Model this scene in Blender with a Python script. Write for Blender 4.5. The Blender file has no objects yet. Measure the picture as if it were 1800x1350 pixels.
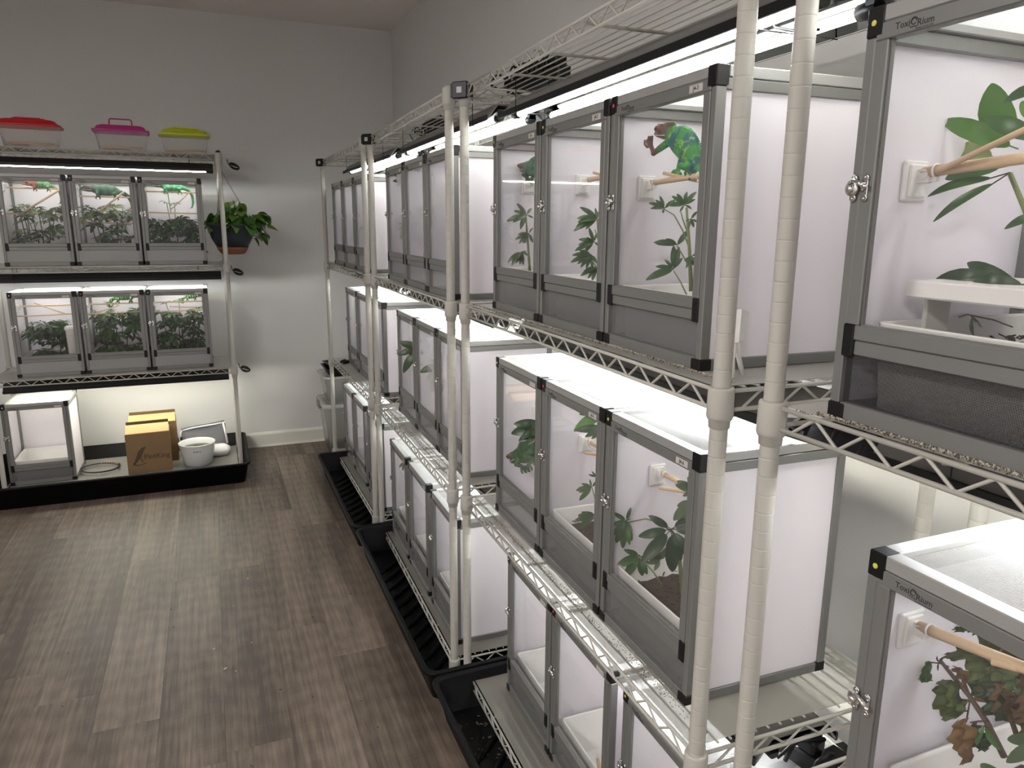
import bpy, math, random
from mathutils import Vector, Matrix
from math import sin, cos, pi, radians
random.seed(7)
SC = bpy.context.scene
COL = SC.collection

# ------------------------------------------------------------------ camera, world, exposure
H = 1.487
YAW, PITCH, ROLL, FPX = radians(22.30), radians(12.18), radians(0.42), 1283.4
fw = Vector((sin(YAW)*cos(PITCH), cos(YAW)*cos(PITCH), -sin(PITCH)))
r0 = Vector((cos(YAW), -sin(YAW), 0)); u0 = r0.cross(fw)
rt = cos(ROLL)*r0 + sin(ROLL)*u0; up = -sin(ROLL)*r0 + cos(ROLL)*u0
cam_d = bpy.data.cameras.new('camera'); cam = bpy.data.objects.new('camera', cam_d); COL.objects.link(cam)
m3 = Matrix((rt, up, -fw)).transposed()
cam.matrix_world = Matrix.Translation((0, 0, H)) @ m3.to_4x4()
cam_d.sensor_width = 36; cam_d.lens = FPX/1800*36; cam_d.clip_start = .02
SC.camera = cam
W = bpy.data.worlds.new('world'); SC.world = W; W.use_nodes = True
W.node_tree.nodes['Background'].inputs[0].default_value = (.8, .85, 1, 1)
W.node_tree.nodes['Background'].inputs[1].default_value = .1
SC.view_settings.view_transform = 'Standard'; SC.view_settings.look = 'None'
SC.view_settings.gamma = 1; SC.view_settings.use_curve_mapping = False
SC.view_settings.exposure = 1.65
TUBE = 16.5            # strength of every fluorescent tube
FILL = 17.0            # strength of the added fill lamps, out of view
c_ = SC.cycles
c_.max_bounces = 9; c_.diffuse_bounces = 5; c_.glossy_bounces = 3; c_.transparent_max_bounces = 24
c_.transmission_bounces = 4; c_.caustics_reflective = False; c_.caustics_refractive = False
c_.sample_clamp_indirect = 4; c_.use_denoising = True

def at(px, py, X=None, Y=None, Z=None):
    """world point seen at a pixel of the 1800x1350 photograph on the plane X=, Y= or Z="""
    d = fw*FPX + rt*(px-900) - up*(py-675)
    if X is not None: t = X/d.x
    elif Y is not None: t = Y/d.y
    else: t = (Z-H)/d.z
    return Vector((0, 0, H)) + d*t

def beside(px, py, ref, dd=0):
    """point seen at a pixel, as far away as the point ref (plus dd)"""
    d = fw*FPX + rt*(px-900) - up*(py-675); z = (Vector(ref)-Vector((0, 0, H))).dot(fw)+dd
    return Vector((0, 0, H)) + d*(z/FPX)

# ------------------------------------------------------------------ materials
def nt(name):
    m = bpy.data.materials.new(name); m.use_nodes = True
    n = m.node_tree; return m, n, n.nodes['Principled BSDF'], n.nodes['Material Output']
def mat(name, col, rough=.5, metal=0, bump=0, bscale=60, var=0, vscale=8, spec=.5, trans=0, emit=0):
    m, n, b, o = nt(name)
    b.inputs['Base Color'].default_value = (*col, 1); b.inputs['Roughness'].default_value = rough
    b.inputs['Metallic'].default_value = metal; b.inputs['Specular IOR Level'].default_value = spec
    tc = n.nodes.new('ShaderNodeTexCoord')
    if var:
        t = n.nodes.new('ShaderNodeTexNoise'); t.inputs['Scale'].default_value = vscale; t.inputs['Detail'].default_value = 4
        r = n.nodes.new('ShaderNodeMix'); r.data_type = 'RGBA'
        r.inputs['A'].default_value = (*[max(0, c*(1-var)) for c in col], 1)
        r.inputs['B'].default_value = (*[min(1, c*(1+var)) for c in col], 1)
        n.links.new(tc.outputs['Object'], t.inputs['Vector']); n.links.new(t.outputs['Fac'], r.inputs['Factor'])
        n.links.new(r.outputs['Result'], b.inputs['Base Color'])
    if bump:
        t = n.nodes.new('ShaderNodeTexNoise'); t.inputs['Scale'].default_value = bscale
        bp = n.nodes.new('ShaderNodeBump'); bp.inputs['Strength'].default_value = bump; bp.inputs['Distance'].default_value = .002
        n.links.new(tc.outputs['Object'], t.inputs['Vector']); n.links.new(t.outputs['Fac'], bp.inputs['Height'])
        n.links.new(bp.outputs['Normal'], b.inputs['Normal'])
    if emit:
        b.inputs['Emission Color'].default_value = (*col, 1); b.inputs['Emission Strength'].default_value = emit
    return m
def sheer(name, col, clear, rough=.4, translucent=.5, gloss=.08, haze_noise=0):
    """thin plastic or glass sheet: part clear, part scattering, with a sheen"""
    m, n, b, o = nt(name); L = n.links.new
    tr = n.nodes.new('ShaderNodeBsdfTransparent')
    df = n.nodes.new('ShaderNodeBsdfDiffuse'); df.inputs[0].default_value = (*col, 1)
    tl = n.nodes.new('ShaderNodeBsdfTranslucent'); tl.inputs[0].default_value = (*col, 1)
    mx = n.nodes.new('ShaderNodeMixShader'); mx.inputs[0].default_value = translucent
    L(df.outputs[0], mx.inputs[1]); L(tl.outputs[0], mx.inputs[2])
    m2 = n.nodes.new('ShaderNodeMixShader'); m2.inputs[0].default_value = clear
    if haze_noise:
        tc = n.nodes.new('ShaderNodeTexCoord'); t = n.nodes.new('ShaderNodeTexNoise'); t.inputs['Scale'].default_value = 3; t.inputs['Detail'].default_value = 2
        mr = n.nodes.new('ShaderNodeMapRange'); mr.inputs[1].default_value = .3; mr.inputs[2].default_value = .7
        mr.inputs[3].default_value = clear-haze_noise; mr.inputs[4].default_value = min(1, clear+haze_noise)
        L(tc.outputs['Object'], t.inputs[0]); L(t.outputs[0], mr.inputs[0]); L(mr.outputs[0], m2.inputs[0])
    L(mx.outputs[0], m2.inputs[1]); L(tr.outputs[0], m2.inputs[2])
    gl = n.nodes.new('ShaderNodeBsdfGlossy'); gl.inputs['Roughness'].default_value = rough
    fr = n.nodes.new('ShaderNodeLayerWeight'); fr.inputs[0].default_value = .5
    pw = n.nodes.new('ShaderNodeMath'); pw.operation = 'POWER'; pw.inputs[1].default_value = 4.5; L(fr.outputs['Facing'], pw.inputs[0])
    mu = n.nodes.new('ShaderNodeMath'); mu.operation = 'MULTIPLY_ADD'; mu.inputs[1].default_value = .8; mu.inputs[2].default_value = gloss*.5
    mu.use_clamp = True
    m3_ = n.nodes.new('ShaderNodeMixShader')
    L(pw.outputs[0], mu.inputs[0]); L(mu.outputs[0], m3_.inputs[0]); L(m2.outputs[0], m3_.inputs[1]); L(gl.outputs[0], m3_.inputs[2])
    L(m3_.outputs[0], o.inputs[0]); return m
def emis(name, col, s):
    m, n, b, o = nt(name); e = n.nodes.new('ShaderNodeEmission'); e.inputs[0].default_value = (*col, 1); e.inputs[1].default_value = s
    n.links.new(e.outputs[0], o.inputs[0]); return m
def leafmat(name, c1, c2, scale=18, tl=.25, rough=.35):
    m, n, b, o = nt(name); L = n.links.new
    tc = n.nodes.new('ShaderNodeTexCoord'); t = n.nodes.new('ShaderNodeTexNoise'); t.inputs['Scale'].default_value = scale; t.inputs['Detail'].default_value = 4
    oi = n.nodes.new('ShaderNodeObjectInfo')
    ad = n.nodes.new('ShaderNodeMath'); ad.operation = 'MULTIPLY_ADD'; ad.inputs[1].default_value = .5; ad.inputs[2].default_value = -.25
    a2 = n.nodes.new('ShaderNodeMath'); a2.operation = 'ADD'; a2.use_clamp = True
    r = n.nodes.new('ShaderNodeMix'); r.data_type = 'RGBA'; r.inputs['A'].default_value = (*c1, 1); r.inputs['B'].default_value = (*c2, 1)
    L(tc.outputs['Object'], t.inputs['Vector']); L(oi.outputs['Random'], ad.inputs[0]); L(ad.outputs[0], a2.inputs[0]); L(t.outputs['Fac'], a2.inputs[1])
    L(a2.outputs[0], r.inputs['Factor']); L(r.outputs['Result'], b.inputs['Base Color'])
    b.inputs['Roughness'].default_value = rough
    tr = n.nodes.new('ShaderNodeBsdfTranslucent'); L(r.outputs['Result'], tr.inputs[0])
    mx = n.nodes.new('ShaderNodeMixShader'); mx.inputs[0].default_value = tl
    L(b.outputs[0], mx.inputs[1]); L(tr.outputs[0], mx.inputs[2]); L(mx.outputs[0], o.inputs[0]); return m
M = {}
M['wall'] = mat('wall_paint', (.62, .615, .615), .75, bump=.08, bscale=220, var=.02, vscale=3)
M['ceiling'] = mat('ceiling_paint', (.74, .68, .65), .85, bump=.08, bscale=160)
M['trim'] = mat('trim_paint', (.68, .67, .62), .4)
M['epoxy'] = mat('cream_epoxy', (.44, .43, .395), .5, var=.03, spec=.35)
M['alu'] = mat('brushed_aluminium', (.20, .20, .196), .45, .35, var=.04, vscale=30)
M['alul'] = mat('light_aluminium', (.34, .34, .335), .45, .3, var=.03, vscale=30)
M['black'] = mat('black_plastic', (.006, .006, .007), .45, spec=.3)
M['blackm'] = mat('black_metal', (.02, .02, .021), .5)
M['panel'] = mat('lilac_white_panel', (.82, .785, .845), .38, var=.015, vscale=4)
M['white'] = mat('white_plastic', (.78, .77, .75), .4)
M['offwhite'] = mat('off_white_plastic', (.70, .68, .63), .45)
M['mesh'] = mat('white_screen_wire', (.42, .425, .415), .6)
M['dmesh'] = mat('grey_screen_wire', (.03, .03, .033), .5, .3)
M['glass'] = sheer('clear_acrylic', (.8, .8, .82), .975, .03, .5, .03)
M['hazy'] = sheer('misted_acrylic', (.66, .64, .68), .58, .08, .55, .06, .03)
M['lowpan'] = sheer('smoky_acrylic', (.28, .285, .285), .50, .12, .4, .05)
M['lowsolid'] = mat('pale_grey_panel', (.27, .27, .27), .4)
M['liner'] = sheer('frosted_liner', (.66, .645, .59), .52, .35, .62, .04)
M['bin'] = sheer('cloudy_polypropylene', (.72, .72, .70), .5, .25, .5, .07)
M['clear'] = sheer('clear_polystyrene', (.8, .8, .8), .90, .05, .5, .08)
M['chrome'] = mat('chrome', (.75, .75, .75), .16, 1)
M['wood'] = mat('pale_dowel_wood', (.68, .49, .31), .55, var=.12, vscale=25, bump=.05)
M['card'] = mat('cardboard', (.21, .13, .06), .85, var=.06, vscale=12)  # carton colour darkened to stand for its shaded front
M['cardin'] = mat('cardboard_edge', (.44, .29, .14), .85)  # same cardboard, lighter to stand for light on the top flap
M['ink'] = mat('dark_ink', (.03, .03, .03), .7)
M['ink2'] = mat('brown_ink', (.085, .055, .03), .8)
M['tag'] = mat('pale_tag', (.50, .485, .46), .5)
M['soil'] = mat('bark_soil', (.045, .026, .017), .95, bump=.9, bscale=220, var=.5, vscale=160)
M['stem'] = mat('green_stem', (.13, .17, .05), .5, var=.2)
M['bark'] = mat('brown_stem', (.09, .055, .04), .7, var=.2)
M['leaf'] = leafmat('schefflera_leaf', (.016, .060, .012), (.05, .14, .025))
M['leafb'] = leafmat('bright_leaf', (.06, .17, .025), (.12, .26, .05))
M['leafv'] = leafmat('variegated_leaf', (.035, .085, .025), (.38, .44, .18), 60)
M['leafg'] = leafmat('greyed_leaf', (.03, .065, .03), (.10, .15, .07), 40)
M['leafd'] = leafmat('deep_leaf', (.010, .035, .012), (.03, .07, .02))
M['wilt'] = leafmat('wilted_leaf', (.035, .055, .012), (.14, .19, .05), 40, .2, .6)
M['brown'] = leafmat('dead_leaf', (.05, .03, .012), (.22, .12, .035), 45, .2, .7)
M['pothos'] = leafmat('pothos_leaf', (.03, .10, .012), (.16, .27, .03), 22, .3)
M['terra'] = mat('terracotta_plastic', (.22, .075, .035), .6)
M['navy'] = mat('dark_slate_plastic', (.018, .024, .03), .5)
M['red'] = mat('red_plastic', (.62, .012, .02), .35)
M['pink'] = mat('magenta_plastic', (.55, .04, .25), .35)
M['yellow'] = mat('lime_yellow_plastic', (.55, .60, .02), .35)
M['tubec'] = emis('cool_tube', (.93, .97, 1.0), TUBE)
M['tubew'] = emis('warm_tube', (1.0, .97, .80), TUBE)
M['refl'] = mat('polished_reflector', (.04, .04, .042), .08, 1)
M['hous'] = mat('grey_housing', (.17, .165, .16), .5)  # on the right-row lamps this grey stands for light on the housing
M['fabric'] = mat('grey_felt', (.20, .20, .215), .95, bump=.3, bscale=300, var=.2, vscale=9)
M['fabw'] = mat('white_binding', (.80, .79, .80), .8)
M['water'] = mat('murky_green_water', (.025, .05, .03), .05)
M['tray'] = mat('black_tray_plastic', (.0035, .0035, .004), .55, spec=.18, bump=.25, bscale=40, var=.3, vscale=9)
M['crumb'] = mat('brown_crumbs', (.10, .075, .05), .9)
M['shed'] = mat('pale_crumbs', (.52, .48, .40), .9)
M['ceram'] = mat('white_glazed_pot', (.72, .72, .70), .25)
M['magr'] = mat('pink_dot', (.75, .05, .12), .5); M['magy'] = mat('yellow_dot', (.62, .60, .10), .5); M['magw'] = mat('white_dot', (.7, .7, .68), .5)
M['screw'] = mat('tan_tie', (.50, .42, .28), .7)
M['purple'] = mat('dark_purple_plastic', (.008, .005, .020), .4)
def floor_mat():
    m, n, b, o = nt('vinyl_plank'); L = n.links.new
    tc = n.nodes.new('ShaderNodeTexCoord'); oi = n.nodes.new('ShaderNodeObjectInfo')
    cmb = n.nodes.new('ShaderNodeCombineXYZ'); mm = n.nodes.new('ShaderNodeMath'); mm.operation = 'MULTIPLY'; mm.inputs[1].default_value = 40
    L(oi.outputs['Random'], mm.inputs[0]); L(mm.outputs[0], cmb.inputs[0]); L(mm.outputs[0], cmb.inputs[1])
    va = n.nodes.new('ShaderNodeVectorMath'); L(tc.outputs['Object'], va.inputs[0]); L(cmb.outputs[0], va.inputs[1])
    mp = n.nodes.new('ShaderNodeMapping'); mp.inputs['Scale'].default_value = (1, .035, 1); L(va.outputs[0], mp.inputs[0])
    grain = n.nodes.new('ShaderNodeTexNoise'); grain.inputs['Scale'].default_value = 75; grain.inputs['Detail'].default_value = 7; grain.inputs['Roughness'].default_value = .7
    L(mp.outputs[0], grain.inputs['Vector'])
    mp2 = n.nodes.new('ShaderNodeMapping'); mp2.inputs['Scale'].default_value = (1, .10, 1); L(va.outputs[0], mp2.inputs[0])
    big = n.nodes.new('ShaderNodeTexNoise'); big.inputs['Scale'].default_value = 7; big.inputs['Detail'].default_value = 3; big.inputs['Distortion'].default_value = .6
    L(mp2.outputs[0], big.inputs['Vector'])
    mp3 = n.nodes.new('ShaderNodeMapping'); mp3.inputs['Scale'].default_value = (.06, 1, 1); L(va.outputs[0], mp3.inputs[0])
    saw = n.nodes.new('ShaderNodeTexNoise'); saw.inputs['Scale'].default_value = 130; saw.inputs['Detail'].default_value = 3; L(mp3.outputs[0], saw.inputs['Vector'])
    wv = n.nodes.new('ShaderNodeTexWave'); wv.wave_type = 'RINGS'; wv.inputs['Scale'].default_value = 9; wv.inputs['Distortion'].default_value = 5; wv.inputs['Detail'].default_value = 2
    mp4 = n.nodes.new('ShaderNodeMapping'); mp4.inputs['Scale'].default_value = (2, .35, 1); L(va.outputs[0], mp4.inputs[0]); L(mp4.outputs[0], wv.inputs['Vector'])
    def mathn(op, a, bb):
        q = n.nodes.new('ShaderNodeMath'); q.operation = op
        for i, v in enumerate((a, bb)):
            if isinstance(v, (int, float)): q.inputs[i].default_value = v
            else: L(v, q.inputs[i])
        return q.outputs[0]
    s = mathn('ADD', mathn('MULTIPLY', grain.outputs[0], .95), mathn('MULTIPLY', big.outputs[0], .85))
    s = mathn('ADD', s, mathn('MULTIPLY', saw.outputs[0], .12)); s = mathn('ADD', s, mathn('MULTIPLY', wv.outputs[0], .07))
    s = mathn('ADD', s, mathn('MULTIPLY', oi.outputs['Random'], .16)); s = mathn('SUBTRACT', s, .65)
    cr = n.nodes.new('ShaderNodeValToRGB'); L(s, cr.inputs[0])
    e = cr.color_ramp.elements; e[0].position = .22; e[0].color = (.068, .052, .041, 1); e[1].position = .66; e[1].color = (.225, .178, .140, 1)
    k = cr.color_ramp.elements.new(.42); k.color = (.132, .103, .081, 1)
    L(cr.outputs[0], b.inputs['Base Color']); b.inputs['Roughness'].default_value = .48
    bp = n.nodes.new('ShaderNodeBump'); bp.inputs['Strength'].default_value = .25; bp.inputs['Distance'].default_value = .0015
    L(grain.outputs[0], bp.inputs['Height']); L(bp.outputs[0], b.inputs['Normal']); return m
M['plank'] = floor_mat()
def skin_mat(name, base, band, fleck, head, hx, bands=1.0, bscale=55):
    """lizard skin: vertical bands along the body, flecks, and a differently coloured head ahead of x=hx"""
    m, n, b, o = nt(name); L = n.links.new
    tc = n.nodes.new('ShaderNodeTexCoord'); sp = n.nodes.new('ShaderNodeSeparateXYZ'); L(tc.outputs['Object'], sp.inputs[0])
    w = n.nodes.new('ShaderNodeTexWave'); w.bands_direction = 'X'; w.inputs['Scale'].default_value = bscale/2/pi; w.inputs['Distortion'].default_value = 6; w.inputs['Detail'].default_value = 3; w.inputs['Detail Scale'].default_value = 3
    L(tc.outputs['Object'], w.inputs['Vector'])
    def rgb(fac, a, bb, lo=None, hi=None):
        r = n.nodes.new('ShaderNodeMix'); r.data_type = 'RGBA'
        if lo is not None:
            mr = n.nodes.new('ShaderNodeMapRange'); mr.inputs[1].default_value = lo; mr.inputs[2].default_value = hi; L(fac, mr.inputs[0]); fac = mr.outputs[0]
        L(fac, r.inputs['Factor'])
        for k, v in (('A', a), ('B', bb)):
            if isinstance(v, tuple): r.inputs[k].default_value = (*v, 1)
            else: L(v, r.inputs[k])
        return r.outputs['Result']
    c = rgb(w.outputs['Fac'], base, band, .45, .8)
    v = n.nodes.new('ShaderNodeTexNoise'); v.inputs['Scale'].default_value = 110; v.inputs['Detail'].default_value = 2; L(tc.outputs['Object'], v.inputs['Vector'])
    c = rgb(v.outputs['Fac'], c, fleck, .56, .70)
    c = rgb(sp.outputs['X'], c, head, hx-.008, hx+.010)
    L(c, b.inputs['Base Color']); b.inputs['Roughness'].default_value = .5
    vo = n.nodes.new('ShaderNodeTexVoronoi'); vo.inputs['Scale'].default_value = 520; L(tc.outputs['Object'], vo.inputs['Vector'])
    bp = n.nodes.new('ShaderNodeBump'); bp.inputs['Strength'].default_value = .5; bp.inputs['Distance'].default_value = .0008
    L(vo.outputs['Distance'], bp.inputs['Height']); L(bp.outputs[0], b.inputs['Normal']); return m

# ------------------------------------------------------------------ mesh helpers
class MB:
    def __init__(s): s.v = []; s.f = []; s.s = []
    def add(s, vs, fs, smooth=False):
        o = len(s.v); s.v += [tuple(v) for v in vs]; s.f += [tuple(i+o for i in f) for f in fs]; s.s += [smooth]*len(fs); return s
    def box(s, x0, x1, y0, y1, z0, z1, mtx=None, ch=0):
        x0, x1 = min(x0, x1), max(x0, x1); y0, y1 = min(y0, y1), max(y0, y1); z0, z1 = min(z0, z1), max(z0, z1)
        if ch:
            ch = min(ch, (x1-x0)*.45, (y1-y0)*.45, (z1-z0)*.45); vs = []
            for sx, X in ((1, x0), (-1, x1)):
                for sy, Y in ((1, y0), (-1, y1)):
                    for sz, Z in ((1, z0), (-1, z1)):
                        vs += [(X, Y+sy*ch, Z+sz*ch), (X+sx*ch, Y, Z+sz*ch), (X+sx*ch, Y+sy*ch, Z)]
            def c(i, j, k, a): return (i*4+j*2+k)*3+a
            fs = [(c(0,0,0,0), c(0,0,1,0), c(0,1,1,0), c(0,1,0,0)), (c(1,0,0,0), c(1,1,0,0), c(1,1,1,0), c(1,0,1,0)),
                  (c(0,0,0,1), c(1,0,0,1), c(1,0,1,1), c(0,0,1,1)), (c(0,1,0,1), c(0,1,1,1), c(1,1,1,1), c(1,1,0,1)),
                  (c(0,0,0,2), c(0,1,0,2), c(1,1,0,2), c(1,0,0,2)), (c(0,0,1,2), c(1,0,1,2), c(1,1,1,2), c(0,1,1,2))]
            for i in (0, 1):
                for j in (0, 1):
                    fs.append((c(i,j,0,0), c(i,j,0,1), c(i,j,1,1), c(i,j,1,0)) if (i+j) % 2 == 0 else (c(i,j,0,0), c(i,j,1,0), c(i,j,1,1), c(i,j,0,1)))
                    fs.append((c(i,0,j,0), c(i,0,j,2), c(i,1,j,2), c(i,1,j,0)) if (i+j) % 2 else (c(i,0,j,0), c(i,1,j,0), c(i,1,j,2), c(i,0,j,2)))
                    fs.append((c(0,i,j,1), c(0,i,j,2), c(1,i,j,2), c(1,i,j,1)) if (i+j) % 2 == 0 else (c(0,i,j,1), c(1,i,j,1), c(1,i,j,2), c(0,i,j,2)))
                    for k in (0, 1):
                        t = (c(i,j,k,0), c(i,j,k,1), c(i,j,k,2)); fs.append(t if (i+j+k) % 2 == 0 else t[::-1])
        else:
            vs = [(x, y, z) for x in (x0, x1) for y in (y0, y1) for z in (z0, z1)]
            fs = [(0, 1, 3, 2), (4, 6, 7, 5), (0, 4, 5, 1), (2, 3, 7, 6), (0, 2, 6, 4), (1, 5, 7, 3)]
        if mtx: vs = [mtx @ Vector(v) for v in vs]
        return s.add(vs, fs)
    def tube(s, pts, r, n=8, closed=False, cap=True, ell=1):
        pts = [Vector(p) for p in pts]; N = len(pts); rr = r if isinstance(r, (list, tuple)) else [r]*N
        ts = []
        for i in range(N):
            a = pts[(i-1) % N] if (closed or i) else pts[i]; b = pts[(i+1) % N] if (closed or i < N-1) else pts[i]
            t = (b-a); ts.append(t.normalized() if t.length > 1e-9 else Vector((0, 0, 1)))
        ref = Vector((0, 0, 1)) if abs(ts[0].z) < .9 else Vector((1, 0, 0))
        u = ts[0].cross(ref).normalized(); vs = []
        for i in range(N):
            u = (u - ts[i]*u.dot(ts[i])); u = u.normalized() if u.length > 1e-6 else ts[i].orthogonal().normalized()
            w = ts[i].cross(u)
            for k in range(n):
                a = 2*pi*k/n; vs.append(pts[i]+(u*cos(a)*ell+w*sin(a))*rr[i])
        fs = []
        for i in range(N if closed else N-1):
            j = (i+1) % N
            for k in range(n): fs.append((i*n+k, i*n+(k+1) % n, j*n+(k+1) % n, j*n+k))
        s.add(vs, fs, True)
        if cap and not closed:
            o = len(s.v)-len(vs); s.f += [tuple(o+k for k in range(n))[::-1], tuple(o+(N-1)*n+k for k in range(n))]; s.s += [False, False]
        return s
    def lathe(s, prof, c=(0, 0, 0), n=20, axis='z', capb=True, capt=True, smooth=True):
        vs = []
        for r, z in prof:
            for k in range(n):
                a = 2*pi*k/n; p = (r*cos(a), r*sin(a), z)
                if axis == 'y': p = (p[0], -p[2], p[1])
                if axis == 'x': p = (p[2], p[0], p[1])
                vs.append((p[0]+c[0], p[1]+c[1], p[2]+c[2]))
        fs = []
        for i in range(len(prof)-1):
            for k in range(n): fs.append((i*n+k, i*n+(k+1) % n, (i+1)*n+(k+1) % n, (i+1)*n+k))
        s.add(vs, fs, smooth); o = len(s.v)-len(vs)
        if capb: s.f.append(tuple(o+k for k in range(n))[::-1]); s.s.append(False)
        if capt: s.f.append(tuple(o+(len(prof)-1)*n+k for k in range(n))); s.s.append(False)
        return s
    def rloft(s, loops, c=(0, 0), nc=4, capb=True, capt=False, smooth=True):
        """rounded-rectangle loops (hx, hy, r, z)"""
        vs = []; n = 4*(nc+1)
        for hx, hy, r, z in loops:
            for q, (sx, sy) in enumerate(((1, 1), (-1, 1), (-1, -1), (1, -1))):
                for k in range(nc+1):
                    a = q*pi/2+k*pi/2/nc; vs.append((c[0]+sx*(hx-r)+r*cos(a), c[1]+sy*(hy-r)+r*sin(a), z))
        fs = []
        for i in range(len(loops)-1):
            for k in range(n): fs.append((i*n+k, i*n+(k+1) % n, (i+1)*n+(k+1) % n, (i+1)*n+k))
        s.add(vs, fs, smooth); o = len(s.v)-len(vs)
        if capb: s.f.append(tuple(o+k for k in range(n))[::-1]); s.s.append(False)
        if capt: s.f.append(tuple(o+(len(loops)-1)*n+k for k in range(n))); s.s.append(False)
        return s
    def sphere(s, c, r, n=12, m=8, sc=(1, 1, 1)):
        vs = [(c[0], c[1], c[2]-r*sc[2])]
        for i in range(1, m):
            t = pi*i/m
            for k in range(n):
                a = 2*pi*k/n; vs.append((c[0]+r*sc[0]*sin(t)*cos(a), c[1]+r*sc[1]*sin(t)*sin(a), c[2]-r*sc[2]*cos(t)))
        vs.append((c[0], c[1], c[2]+r*sc[2])); fs = []
        for k in range(n): fs.append((0, 1+(k+1) % n, 1+k))
        for i in range(m-2):
            for k in range(n): fs.append((1+i*n+k, 1+i*n+(k+1) % n, 1+(i+1)*n+(k+1) % n, 1+(i+1)*n+k))
        e = len(vs)-1
        for k in range(n): fs.append((e, 1+(m-2)*n+k, 1+(m-2)*n+(k+1) % n))
        return s.add(vs, fs, True)
    def mesh(s, name, m):
        me = bpy.data.meshes.new(name); me.from_pydata(s.v, [], s.f); me.polygons.foreach_set('use_smooth', s.s)
        if m: me.materials.append(m)
        me.update(); return me
    def build(s, name, m, parent=None, loc=(0, 0, 0), rz=0):
        return obj(name, s.mesh(name, m), parent, loc, rz)
def obj(name, me, parent=None, loc=(0, 0, 0), rz=0):
    o = bpy.data.objects.new(name, me); COL.objects.link(o); o.location = loc; o.rotation_euler = (0, 0, rz)
    if parent: o.parent = parent
    return o
def tag(o, label=None, cat=None, group=None, kind=None):
    if label: o['label'] = label
    if cat: o['category'] = cat
    if group: o['group'] = group
    if kind: o['kind'] = kind
    return o
def thing(name, label, cat, loc=(0, 0, 0), rz=0, group=None):
    return tag(obj(name, None, None, loc, rz), label, cat, group)
def struct(o): o['kind'] = 'structure'; return o
def stuff(o): o['kind'] = 'stuff'; return o
KIDS = {}
def copy_tree(src, parent=None):
    c = src.copy(); COL.objects.link(c); c.parent = parent
    for ch in src.children: copy_tree(ch, c)
    return c

# ------------------------------------------------------------------ room shell
XW, YW, ZC = 1.212, 5.10, 2.734
XL, YF = -2.6, -2.4
struct(MB().box(XW, XW+.1, YF-.1, YW+.1, -.05, ZC+.1).build('wall_right', M['wall']))
struct(MB().box(XL-.1, XW+.1, YW, YW+.1, -.05, ZC+.1).build('wall_back', M['wall']))
struct(MB().box(XL-.1, XL, YF-.1, YW+.1, -.05, ZC+.1).build('wall_left', M['wall']))
struct(MB().box(XL-.1, XW+.1, YF-.1, YF, -.05, ZC+.1).build('wall_front', M['wall']))
struct(MB().box(XL-.1, XW+.1, YF-.1, YW+.1, ZC, ZC+.1).build('ceiling', M['ceiling']))
fl = struct(MB().box(XL-.1, XW+.1, YF-.1, YW+.1, -.06, -.004).build('floor', M['blackm']))
KNOWN = {.31: 2.371, .125: 2.623, -.06: 2.0, -.245: 3.186, -.43: 2.236, -.615: 2.44, -.80: 3.86}
x = .125-.185*15; meshes = {}
while x < XW:
    xr = round(x, 3); y0 = KNOWN.get(xr, random.uniform(0, 1.22)) - 1.22*6
    while y0 < YW:
        a, b = max(y0, YF), min(y0+1.22, YW)
        xa, xb = max(x, XL), min(x+.185, XW)
        if b-a > .01 and xb-xa > .01:
            L_, w_ = b-a, xb-xa; key = (round(L_, 2), round(w_, 3))
            if key not in meshes:
                g = .0003; mb = MB()
                mb.add([(g, g, 0), (w_-g, g, 0), (w_-g, L_-g, 0), (g, L_-g, 0), (0, 0, -.0009), (w_, 0, -.0009), (w_, L_, -.0016), (0, L_, -.0009),
                        (0, 0, -.004), (w_, 0, -.004), (w_, L_, -.004), (0, L_, -.004)],
                       [(0, 1, 2, 3), (4, 5, 1, 0), (5, 6, 2, 1), (6, 7, 3, 2), (7, 4, 0, 3), (8, 9, 5, 4), (9, 10, 6, 5), (10, 11, 7, 6), (11, 8, 4, 7)])
                meshes[key] = mb.mesh('plank', M['plank'])
            obj('plank', meshes[key], fl, (xa, a, 0))
        y0 += 1.22
    x += .185
def baseboard(name, x0, x1, y0, y1, nx, ny):
    mb = MB(); prof = [(0, .016), (.085, .016), (.097, .009), (.10, .004), (.10, 0)]
    # profile extruded along the wall, shoe moulding at the floor
    P_ = [(.0, .024), (.008, .022), (.014, .016)] + prof[1:]
    vs = []
    for (X, Y) in ((x0, y0), (x1, y1)):
        for z, d in P_: vs.append((X+nx*d, Y+ny*d, z))
    n = len(P_); mb.add(vs, [(i, i+1, n+i+1, n+i) for i in range(n-1)]+[tuple(range(n)), tuple(range(n, 2*n))])
    struct(mb.build(name, M['trim']))
baseboard('baseboard_back', XL, XW, YW, YW, 0, -1)
baseboard('baseboard_right', XW, XW, YF, YW, -1, 0)
baseboard('baseboard_left', XL, XL, YF, YW, 1, 0)

# two unseen fill lamps added on the ceiling to brighten the room
M['ceil_glow'] = emis('ceiling_lamp_diffuser', (1.0, .95, .905), FILL)
for x_, y_, lb in ((-1.5, -1.4, 'flush white ceiling lamp in the corner behind the camera'), (-1.7, 1.0, 'flush white ceiling lamp by the left wall, beside the camera')):
    t = thing('ceiling_lamp', lb, 'lamp', (x_, y_, ZC), 0)
    mb = MB(); mb.rloft([(.33, .33, .05, 0), (.33, .33, .05, -.05), (.31, .31, .05, -.055)], capb=False); mb.build('rim', M['white'], t)
    mb = MB(); mb.rloft([(.31, .31, .05, -.050), (.20, .20, .05, -.062)], capb=False, capt=True); mb.build('diffuser', M['ceil_glow'], t)

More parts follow.
